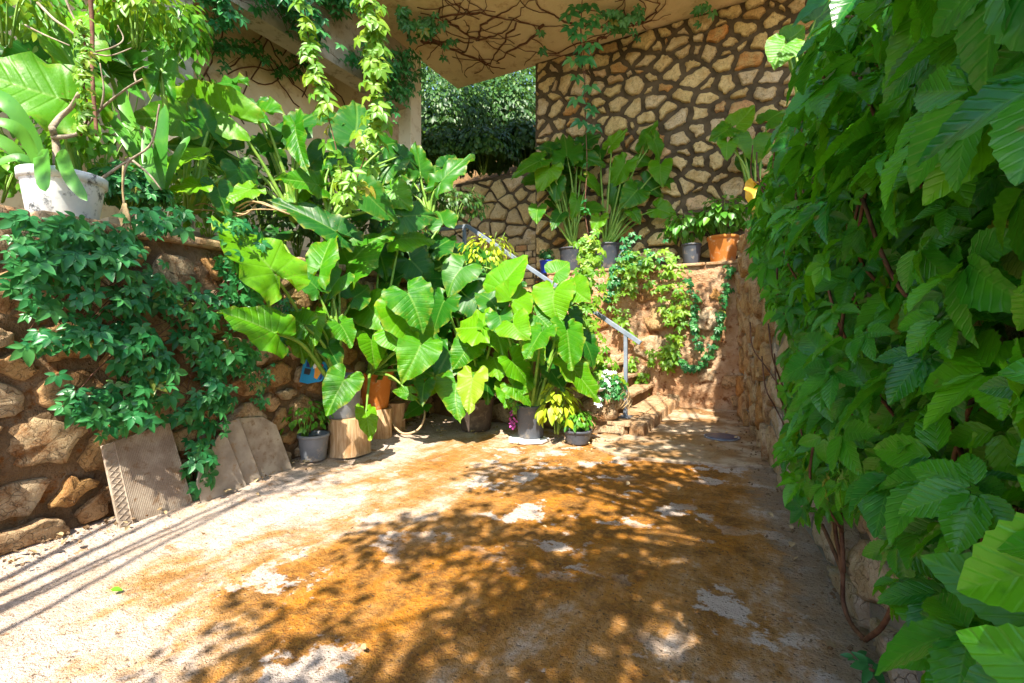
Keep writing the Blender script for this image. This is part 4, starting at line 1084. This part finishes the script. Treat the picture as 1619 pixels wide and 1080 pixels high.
# the big creeper on the right wall
rg = random.Random(90); items = []
def vthick(a, z):
    t = .24 + .12 * math.exp(-((z - 2.0) / .7) ** 2) + .06 * mnoise.noise(Vector((a * 1.8, z * 1.8, 5)))
    return t * (1.0 if a < 3.6 else max(.35, 1 - (a - 3.6) * .5))
def vbottom(a):
    if a > 2.3: return .42 + .25 * mnoise.noise(Vector((a * 2, 0, 0)))
    if a > 1.25: return .42 + (2.3 - a) * .22
    return .05
def vadd(a, z, layer, size):
    w = W(a, RB(a)) + UP * z; t = vthick(a, z) * layer
    p = w + RN * (t + .03)
    if (p - CAMP).length < .62 or p.y < .12: return
    u, v = pix(p)
    if inside(u, v, [(1318, 812), (1360, 790), (1402, 780), (1404, 880), (1392, 960), (1415, 1010), (1375, 1040), (1370, 1090), (1200, 1090), (1200, 812)]): return
    if u < (1190 if v < 400 else 1190 + (v - 400) * .45 if v < 520 else 1246 + 8 * math.sin(v * .05)): return
    if u < 1330 - v * .42 and v < 330: return
    nn = RN * rg.uniform(.3, 1.2) + UP * rg.uniform(-.1, 1.25) - RD * rg.uniform(-.6, .9)
    dn = -UP * rg.uniform(.1, 1) + RD * rg.uniform(-1.3, 1.3) + RN * rg.uniform(0, .7)
    items.append((rg.choice(PAL['vine']), frame(p, nn, dn, size)))
for k in range(3600):
    a = .1 + 4.9 * rg.random() ** 1.25; z = rg.uniform(0, 2.75)
    if z < vbottom(a) or (a > 4.2 and z > 2.5 - (a - 4.2) * .4) or (a > 4.0 and z < .9 + (a - 4.0) * 1.1): continue
    near = 1 if a < 1.4 else .74
    vadd(a, z, rg.uniform(.3, 1.2), .108 * rg.choice((.45, .65, .85, 1.0, 1.15, 1.3)) * rg.uniform(.85, 1.1) * near)
for k in range(1500):                                   # inner layer closes the gaps
    a = .1 + 4.9 * rg.random(); z = rg.uniform(.1, 2.7)
    if z < vbottom(a) + .05 or (a > 4.0 and z < .9 + (a - 4.0) * 1.1): continue
    vadd(a, z, rg.uniform(.05, .35), .12 * rg.uniform(.8, 1.2))
base = W(2, RB(2))
vine = empty('grape_creeper', base, 'huge broad-leaved green creeper covering the right-hand wall', 'creeper')
foliage(vine, base, items, M['vine'], 300)
m = MB(base)
def rwp(u, v, o=.03):
    p = hit(u, v, W(0, RB(0)) + RN * (.05 + o), RN); return p
for pts in ([(1318, 800), (1322, 850), (1332, 900), (1333, 950), (1345, 985), (1368, 1012)], [(1328, 790), (1331, 850), (1334, 905)], [(1300, 830), (1322, 880), (1333, 910)], [(1368, 1012), (1395, 990), (1420, 940)]):
    m.tube(spline([rwp(u, v) for u, v in pts], 5), .009, 6)
for k in range(46):
    a = rg.uniform(.5, 4); z = rg.uniform(.3, 2.2); w0 = W(a, RB(a), z) + RN * .1
    p1 = w0 + RN * rg.uniform(.05, .18) + UP * .25 + RD * rg.uniform(-.3, .3)
    m.tube(spline([w0, w0.lerp(p1, .5) + RD * rg.uniform(-.06, .06), p1, p1 + UP * .2 + RD * rg.uniform(-.2, .2)], 4), .005, 5)
m.build('stem', M['twig'], vine, True)['kind'] = 'stuff'
garland('trailing_creeper', 'few young creeper leaves on the ground by the right wall foot', [rwp(1310, 1030), rwp(1340, 1040), rwp(1380, 1060)], 9, 'creeper', .07, 95, .05)
# pale creeper hanging at the top right, sunlight put into its leaf colour
garland('hanging_creeper', 'pale lit creeper tips hanging at the top right above the big creeper', [PX(u, v, 4.6) for u, v in [(1340, -20), (1335, 20), (1332, 60), (1345, 90)]], 26, 'creeper_lit', .095, 96, .12, 'hanging creeper strands')

# soffit stems
base = on_z(700, 30, SZ)
cs = empty('ceiling_creeper', base, 'bare brown creeper stems spreading across the cream soffit', 'creeper')
rg = random.Random(33)
def sof(u, v): return on_z(u, v, SZ - .02)
main = [[(642, 60), (655, 42), (690, 26), (745, 22), (800, 30), (860, 40), (905, 40)], [(745, 22), (725, 10), (715, -8)], [(672, 50), (690, 65), (730, 85), (770, 102), (800, 110)], [(700, 28), (735, 50), (757, 62), (778, 60), (800, 45), (835, 10), (850, -6)],
        [(757, 62), (765, 40), (790, 28), (812, 12)], [(815, 35), (790, 80), (775, 102), (760, 95), (750, 72)], [(860, 40), (840, 60), (800, 85), (782, 100)], [(905, 40), (960, 45), (1010, 40), (1060, 25)], [(920, 65), (880, 82), (850, 82), (800, 72), (770, 66)], [(960, 60), (930, 70), (900, 88), (860, 92)],
        [(1010, 40), (1030, 20), (1045, -4)], [(720, 30), (735, -5)], [(690, 26), (700, -5)], [(900, 40), (870, 20), (840, -4)], [(1000, 44), (985, 20), (990, -5)], [(665, 66), (690, 68), (715, 66), (750, 68)], [(735, 85), (742, 70), (745, 45), (730, 28)]]
for pts in main:
    m = MB(base); q = [(u + rg.uniform(-3, 3), v + rg.uniform(-2, 2)) for u, v in pts]
    sp = spline([sof(u, v) for u, v in q], 5); sp = [p + Vector((rg.gauss(0, .025), rg.gauss(0, .025), 0)) for p in sp]
    r_ = rg.uniform(.012, .028); m.tube(sp, [r_ * (1 - .7 * k / (len(sp) - 1)) for k in range(len(sp))], 5)
    for k in range(3):                                # side shoots
        i = rg.randrange(len(sp)); an = rg.random() * 6.28; p = sp[i]; ch = [p]
        for s in range(6):
            an += rg.uniform(-.6, .6); p = p + Vector((math.cos(an), math.sin(an), 0)) * .13
            if p.dot(E1) > 8.5 or p.dot(E2) < -6.0: break
            ch.append(p)
        if len(ch) > 2:
            m3 = MB(base); m3.tube(ch, .007, 4); m3.build('shoot', M['twig'], cs, True)
    m.build('stem', M['twig'], cs, True)
items = []
for (u, v, n) in [(640, 12, 16), (680, 22, 12), (705, 45, 5), (868, 45, 4), (970, 10, 14), (985, 25, 9), (1010, 8, 10), (665, 30, 12), (1110, 5, 8)]:
    for k in range(n):
        p = sof(u + rg.gauss(0, 9), v + rg.gauss(0, 8)) - UP * rg.uniform(.02, .3)
        items.append((rg.choice(PAL['creeper']), frame(p, Vector((rg.uniform(-.5, .5), -1, -.2)), Vector((rg.uniform(-.5, .5), 0, -1)), .12 * rg.uniform(.7, 1.2))))
foliage(cs, base, items, M['creeper'], 120)
# dark creeper over beam, facade and pillar
def plane_bits(name, label, proj, polys, n, key, size, seed, nrm, off=(.02, .25), limit=150):
    return creeper(name, label, proj, polys, n, key, size, seed, nrm, off, limit)
plane_bits('beam_creeper', 'dark creeper mass draped along the beam of the house', lambda u, v: on_b(u, v, -5.95), [[(300, -20), (640, -20), (640, 150), (615, 165), (560, 110), (500, 85), (450, 55), (430, 25), (390, 20), (370, 45), (330, 50)]], 900, 'creeper', .115, 110, E2, (.02, .5))
plane_bits('pillar_creeper', 'thin creeper growing down beside the cream pillar', lambda u, v: on_b(u, v, -5.85), [[(600, 90), (640, 80), (640, 260), (600, 270)], [(640, 100), (672, 110), (668, 150), (655, 140)]], 150, 'creeper', .10, 111, E2, (.02, .35))
plane_bits('facade_creeper', 'sparse creeper sprigs on the cream facade', lambda u, v: on_b(u, v, -6.9), [[(330, 60), (405, 70), (400, 130), (340, 130)], [(400, 90), (490, 70), (490, 125), (420, 120)]], 120, 'creeper', .10, 112, E2, (.02, .3))
m = MB(on_b(420, 80, -6.98)); base = on_b(420, 80, -6.98)
for k in range(16):
    p0 = (rg.uniform(320, 540), rg.uniform(20, 110)); ch = []
    an = rg.uniform(.3, 2.6)
    for s in range(9):
        an += rg.uniform(-.5, .5); p0 = (p0[0] + math.cos(an) * 11, p0[1] + math.sin(an) * 11); ch.append(on_b(p0[0], p0[1], -6.985))
    m.tube(ch, .010, 4)
e = empty('bare_creeper', base, 'bare creeper stems on the shaded cream facade', 'creeper'); m.build('stem', M['twig'], e, True)['kind'] = 'stuff'

# ------------------------------------------------------------------ upper-left plants
e = empty('strap_leaf_plant', wp + UP * .3, 'arching strap-leaved plant in the white tub', 'plant')
base = wp + UP * .3
def strap(parent, base, pts, w, mat='strap', name='leaf', fold=.25):
    sp = spline(pts, 6); V = []; Fs = []; n = len(sp)
    for i, p in enumerate(sp):
        t = (sp[min(i + 1, n - 1)] - sp[max(i - 1, 0)]).normalized(); s = t.cross(Vector((0, -1, .35))).normalized(); nn = s.cross(t)
        f = i / (n - 1); ww = w * (min(1, .55 + f * 1.6) if f < .5 else math.sqrt(max(.0, 1 - ((f - .5) / .5) ** 3.0))) + .001
        V += [p - s * ww + nn * ww * fold - base, p - base, p + s * ww + nn * ww * fold - base]
    for i in range(n - 1): Fs += [(i * 3, i * 3 + 1, i * 3 + 4, i * 3 + 3), (i * 3 + 1, i * 3 + 2, i * 3 + 5, i * 3 + 4)]
    obj(name, mesh(name, V, Fs, M[mat]), parent)
for pts, w in (([(75, 275, 2.9), (50, 215, 2.85), (15, 165, 2.8), (-30, 140, 2.8)], .045), ([(65, 272, 2.85), (45, 225, 2.8), (20, 200, 2.75), (-20, 190, 2.7)], .035), ([(45, 265, 2.9), (20, 235, 2.85), (-20, 210, 2.8)], .035), ([(75, 270, 2.75), (68, 245, 2.7), (70, 275, 2.62), (72, 303, 2.6)], .042), ([(92, 270, 2.75), (98, 245, 2.7), (112, 280, 2.62), (138, 318, 2.6)], .035), ([(60, 268, 2.9), (30, 250, 2.85), (-10, 262, 2.8)], .03)):
    strap(e, base, [PX(*p) for p in pts], w)
base = wp + UP * .3 + Vector((.02, .05, 0))
e = empty('bare_branch', base, 'bare forked grey branch standing in the white tub', 'branch')
def br(pts, r0, r1, Y, name='limb', mat='branch', e=e, base=base):
    sp = spline([PX(u, v, Y + rng.uniform(-.05, .05)) for u, v in pts], 5); m = MB(base)
    m.tube(sp, [r0 + (r1 - r0) * k / (len(sp) - 1) for k in range(len(sp))], 7); m.build(name, M[mat], e, True)
br([(90, 262), (88, 225), (82, 202)], .022, .018, 2.95); br([(82, 202), (95, 185), (112, 170), (125, 148)], .018, .012, 2.95); br([(84, 217), (105, 216), (124, 210), (135, 192)], .015, .008, 2.95)
base = PX(160, 285, 3.1)
e2 = empty('dry_shrub', base, 'leafless pale twigs arching behind the white tub', 'shrub')
for pts, r in (([(160, 283), (190, 262), (210, 250), (240, 225), (252, 165)], .010), ([(205, 252), (196, 275), (195, 320), (200, 345)], .008), ([(128, 210), (160, 172), (200, 140), (225, 125)], .010), ([(160, 172), (164, 140), (158, 100)], .007), ([(148, 85), (175, 88), (208, 76)], .006), ([(150, 82), (178, 75), (195, 62), (186, 40)], .006), ([(205, 250), (235, 275), (255, 300)], .009), ([(215, 130), (213, 115), (228, 105)], .006), ([(60, 5), (85, 30), (110, 48), (140, 75)], .010), ([(100, -10), (115, 25), (135, 60)], .008), ([(40, 40), (70, 55), (110, 72)], .007)):
    br(pts, r, r * .5, 3.1, 'twig', 'branch', e2, base)
br([(142, -20), (146, 50), (146, 120), (152, 200), (153, 215)], .014, .010, 3.15, 'twig', 'twig', e2, base)
# fan palm
base = PX(205, 240, 3.9); fp = empty('fan_palm', base, 'fan palm with radiating leaf behind the bare twigs', 'palm')
cpt = PX(172, 112, 3.8)
m = MB(base); m.tube(spline([base, PX(190, 165, 3.85), cpt], 5), .018, 6); m.build('stalk', M['stalk'], fp, True)
for k in range(22):
    an = math.radians(-35 + 250 * k / 21 + 0); L = rng.uniform(72, 92)
    tip = PX(172 + math.cos(an) * L, 112 - math.sin(an) * L, 3.8 - .25 + .1 * math.sin(k))
    s = (tip - cpt).cross(Vector((0, 1, 0))).normalized(); q = cpt.lerp(tip, .6); w = .042
    V = [cpt - base, q - s * w - base, q + Vector((0, .03, 0)) - base, q + s * w - base, tip + Vector((0, -.02, -.03)) - base]
    obj('leaf_segment', mesh('leaf_segment', V, [(0, 1, 2), (0, 2, 3), (1, 4, 2), (2, 4, 3)], M['strap'], False), fp)
# sword leaves and a ruffled upright leaf
base = PX(258, 300, 3.6); sw = empty('sword_leaf_plant', base, 'upright thick sword-leaved plant right of the white tub', 'plant')
for pts, w in (([(255, 300, 3.5), (256, 240, 3.5), (262, 165, 3.5)], .05), ([(250, 300, 3.6), (215, 225, 3.6), (188, 130, 3.7)], .05), ([(246, 300, 3.6), (210, 235, 3.55), (170, 175, 3.6)], .04), ([(262, 300, 3.6), (280, 250, 3.6), (300, 215, 3.7)], .035), ([(250, 300, 3.4), (236, 260, 3.4), (232, 200, 3.5)], .04)):
    strap(sw, base, [PX(*p) for p in pts], w)
base = PX(262, 180, 3.7); rp = empty('banana_plant', base, 'yellow-green ruffled upright leaf before the grey pillar', 'plant')
m = MB(base); m.tube(spline([base, PX(258, 130, 3.7), PX(256, 110, 3.7)], 4), .02, 6); m.build('stalk', M['stalk'], rp, True)
for (ou, ov, tu, tv, w, Y) in ((256, 108, 244, -30, 44, 3.7), (130, 60, 90, -40, 60, 3.5), (150, 40, 200, -40, 50, 3.9)):
    O = PX(ou, ov, Y); T = PX(tu, tv, Y); L = (T - O).length
    me = ear_leaf(500 + ou, M['ear'])
    obj('leaf', me, rp, mtx=frame(O - base, Vector((.3, -1, .5)), (T - O), L, w * Y / F / .91 / L))
# filler foliage on the terrace
fills = [(30, 60, 3.9, .55, .9, 'herb', .10, 'mixed green shrub at the far upper left corner'), (270, 60, 4.2, .28, .6, 'herb', .10, 'climbing leafy shoots before the grey pillar'),
         (290, 300, 4.5, .45, .55, 'creeper_lit', .07, 'light green undergrowth on the terrace behind the wall creeper'), (160, 250, 3.5, .4, .5, 'herb', .07, 'low green undergrowth behind the white tub'),
         (640, 320, 7.0, .7, .9, 'bush', .10, 'dark shrub at the foot of the cream pillar'), (420, 330, 5.6, .6, .8, 'bush', .09, 'dark undergrowth behind the tallest terrace plant'),
         (540, 330, 6.0, .6, .8, 'bush', .09, 'dark undergrowth behind the hanging strands'), (360, 300, 6.2, .7, .9, 'bush', .09, 'dark shrub below the cream facade'), (205, 310, 3.55, .25, .35, 'creeper', .07, 'dark leafy tuft right of the white tub'), (0, 280, 3.4, .35, .4, 'herb', .08, 'green tuft left of the white tub'),
         (720, 330, 7.6, .5, .5, 'bush', .08, 'dark shrub left of the upper steps'), (30, 200, 4.6, .7, 1.0, 'herb', .10, 'sunlit shrub behind the strap leaves at far left'), (200, 150, 5.0, .8, 1.2, 'herb', .12, 'bright shrub behind the fan palm'), (330, 345, 4.6, .35, .4, 'herb', .07, 'green tuft above the wall creeper'), (470, 370, 5.6, .45, .6, 'bush', .08, 'dark undergrowth behind the leaning big leaves'), (600, 400, 6.0, .5, .8, 'bush', .09, 'dark shrub at the stair top left of the handrail'), (660, 400, 6.4, .4, .6, 'bush', .08, 'dark shrub just left of the upper handrail post'), (10, 20, 3.2, .3, .5, 'creeper_lit', .07, 'yellow-green shoots in the top left corner'), (215, 30, 3.6, .25, .5, 'creeper_lit', .08, 'yellow-green shoots above the fan palm')]
for i, (u, v, Y, rx, rz_, k, s, lab) in enumerate(fills):
    c = PX(u, v, Y); c.z -= rz_ * .45; bush('shrub', lab, c, rx, rz_, 420 if k == 'bush' else 300, k, s, 130 + i, 'shrub', 'shrubs on the terrace', limit=60)
# dry roots on the terrace edge
base = PX(330, 325, 4.2); e = empty('dry_roots', base, 'dry reddish roots and stems along the terrace edge', 'roots'); m = MB(base)
for k in range(7):
    u = rng.uniform(260, 380); m.tube(spline([PX(u, rng.uniform(322, 345), 4.2), PX(u + 30, rng.uniform(315, 340), 4.15), PX(u + rng.uniform(40, 90), rng.uniform(320, 345), 4.2)], 4), rng.uniform(.004, .009), 5)
m.build('roots', M['dry'], e, True)
base = PX(197, 322, 3.0); e = empty('dry_hanging_stalk', base, 'dry straw bunch hanging over the left wall beside the white tub', 'dried plant'); m = MB(base)
for k in range(16):
    m.tube(spline([PX(197 + rng.uniform(-2, 2), 322, 3.0), PX(198 + rng.uniform(-9, 9), 345, 2.98), PX(202 + rng.uniform(-8, 8), 378, 3.0)], 4), .006, 4)
m.tube(spline([PX(195, 262, 3.0), PX(194, 300, 3.0), PX(197, 325, 3.0)], 4), .006, 5); m.build('straw', M['dry'], e, True)

# ------------------------------------------------------------------ hillside vegetation
for i, (u, v, Y, rx, rz_, lab) in enumerate([(700, 200, 12, 1.3, 2.4, 'dark bush on the hillside beside the pillar'), (760, 210, 13, 1.4, 2.4, 'dense dark bush on the hillside in the middle of the opening'), (820, 200, 13, 1.3, 2.4, 'brighter bush on the hillside beside the tall stone wall'),
        (790, 140, 16, 2.0, 3.2, 'tree canopy seen just under the soffit tip'), (720, 150, 17, 2.2, 3.2, 'dark tree behind the pillar and soffit'), (840, 130, 18, 2.2, 3.4, 'teal-green tree at the right of the hillside opening'), (650, 240, 13, 1.6, 2.4, 'dark bush behind the cream pillar'), (765, 245, 10.6, .75, .9, 'low dark bush on top of the passage wall'), (700, 250, 10.8, .8, 1.0, 'low dark bush on the passage wall near the pillar'), (830, 235, 11.2, .7, 1.0, 'low tangled bush at the top of the upper steps'), (700, 60, 21, 3.6, 6.5, 'tall tree filling the left of the opening under the soffit'), (830, 60, 22, 3.6, 6.5, 'tall tree filling the right of the opening under the soffit'), (600, 80, 23, 3.6, 6.5, 'tall tree behind the house pillar')]):
    c = PX(u, v, Y); c.z -= rz_ * .5
    bush('hillside_bush', lab, c, rx, rz_, 2600, 'bush', .13 if i < 10 else .24, 160 + i, 'bush', 'bushes on the hillside', 8, 40)

# ------------------------------------------------------------------ shade tree overhead (out of the frame; its shadow lies on the drive)
base = W(-1.0, 1.9, 0)
tr = empty('shade_tree', base, 'tree behind the right wall whose branches shade the drive', 'tree')
m = MB(base); m.tube(spline([base, base + Vector((.1, .2, 1.6)), base + Vector((0, .3, 3.2)), W(-.6, 1.2, 4.6)], 5), [.16, .15, .14, .13, .13, .12, .12, .11, .11, .1, .1, .1, .09, .09, .08, .08], 8)
m.build('trunk', M['bark'], tr, True)
rg = random.Random(77); items = []
blobs = []
for k in range(84):
    ga, gb = rg.uniform(1.0, 6.8), rg.uniform(-2.1, .4)      # where the clump's shadow should fall on the drive
    if gb < -2.1 + .3 * max(0, (2.2 - ga)) + .35 * max(0, ga - 3.6): continue
    z = rg.uniform(3.9, 4.9); t = z / math.tan(SUN_EL); p = W(ga, gb, 0) - LH * t; p.z = z
    
    if ga > 4.4 and gb > -.6 and rg.random() < .75: continue
    blobs.append((p, rg.uniform(.24, .48)))
for k in range(8):
    ga, gb = rg.uniform(.9, 2.6), rg.uniform(-1.3, -.1); z = rg.uniform(3.6, 4.4); t = z / math.tan(SUN_EL); p = W(ga, gb, 0) - LH * t; p.z = z
    blobs.append((p, rg.uniform(.2, .38)))
for (ga, gb, gz, k) in ((7.85, -1.6, .6, 0), (7.85, -1.0, 1.3, 1), (7.85, -.7, .5, 2), (7.85, -1.2, .2, 3), (7.85, -.5, 1.8, 4), (7.85, -2.0, 1.6, 5)):
    z = 5.0 + .15 * k; t = (z - gz) / math.tan(SUN_EL); p = W(ga, gb, 0) - LH * t; p.z = z; blobs.append((p, .38))
hub = W(-.6, 1.2, 4.6)
for p, r in blobs:
    if p.y > .05 and pix(p)[1] > -60: continue
    m = MB(base); m.tube(spline([hub, hub.lerp(p, .5) + UP * .25, p], 4), [.04, .035, .03, .026, .022, .018, .014, .011, .008], 5); m.build('limb', M['bark'], tr, True)
    for k in range(int(120 * r / .4)):
        d = Vector((rg.gauss(0, 1), rg.gauss(0, 1), rg.gauss(0, 1))).normalized(); q = p + d * r * rg.random() ** .5
        if q.y > .05 and pix(q)[1] > -60: continue
        items.append((rg.choice(OVA['treeleaf']), frame(q, Vector((rg.gauss(0, .6), rg.gauss(0, .6), 1)), Vector((rg.gauss(0, 1), rg.gauss(0, 1), -.3)), rg.uniform(.06, .11))))
o = join_leaves('crown', items, base, M['treeleaf'], tr); o['kind'] = 'stuff'
# slender stems added unseen behind the viewer so that long thin shadows lie along the left of the drive
for i, (sa, sb, hh, lab) in enumerate(((-1.9, -2.05, 6.4, 'added shadow-casting slender tree nearest the middle of the drive mouth'), (-1.7, -2.2, 6.0, 'added shadow-casting slender tree between two others at the drive mouth'), (-1.6, -2.42, 6.6, 'added shadow-casting slender tree nearest the left wall at the drive mouth'), (-2.3, -1.8, 7.4, 'tallest added shadow-casting slender tree at the drive mouth'), (-1.2, -2.75, 5.6, 'shortest added shadow-casting slender tree at the drive mouth'))):
    b_ = W(sa, sb); e = empty('shadow_sapling', b_, lab, 'tree', 'added shadow-casting trees at the drive mouth')
    m = MB(b_); pts = spline([b_, b_ + Vector((.04 * i - .05, .04, hh * .4)), b_ + Vector((-.08 + .03 * (i % 3), .05 * i, hh * .7)), b_ + Vector((.10 - .05 * i, .02, hh))], 5)
    m.tube(pts, [.03 - .018 * k / (len(pts) - 1) for k in range(len(pts))], 6); m.build('trunk', M['bark'], e, True)
    it = []
    for k in range(90):
        q = b_ + Vector((rg.gauss(0, .16), rg.gauss(0, .16), hh * rg.uniform(.86, 1.06)))
        it.append((rg.choice(OVA['treeleaf']), frame(q, Vector((rg.gauss(0, .6), rg.gauss(0, .6), 1)), Vector((rg.gauss(0, 1), rg.gauss(0, 1), -.3)), .08)))
    o = join_leaves('crown', it, b_, M['treeleaf'], e); o['kind'] = 'stuff'
print('objects', len(bpy.data.objects))
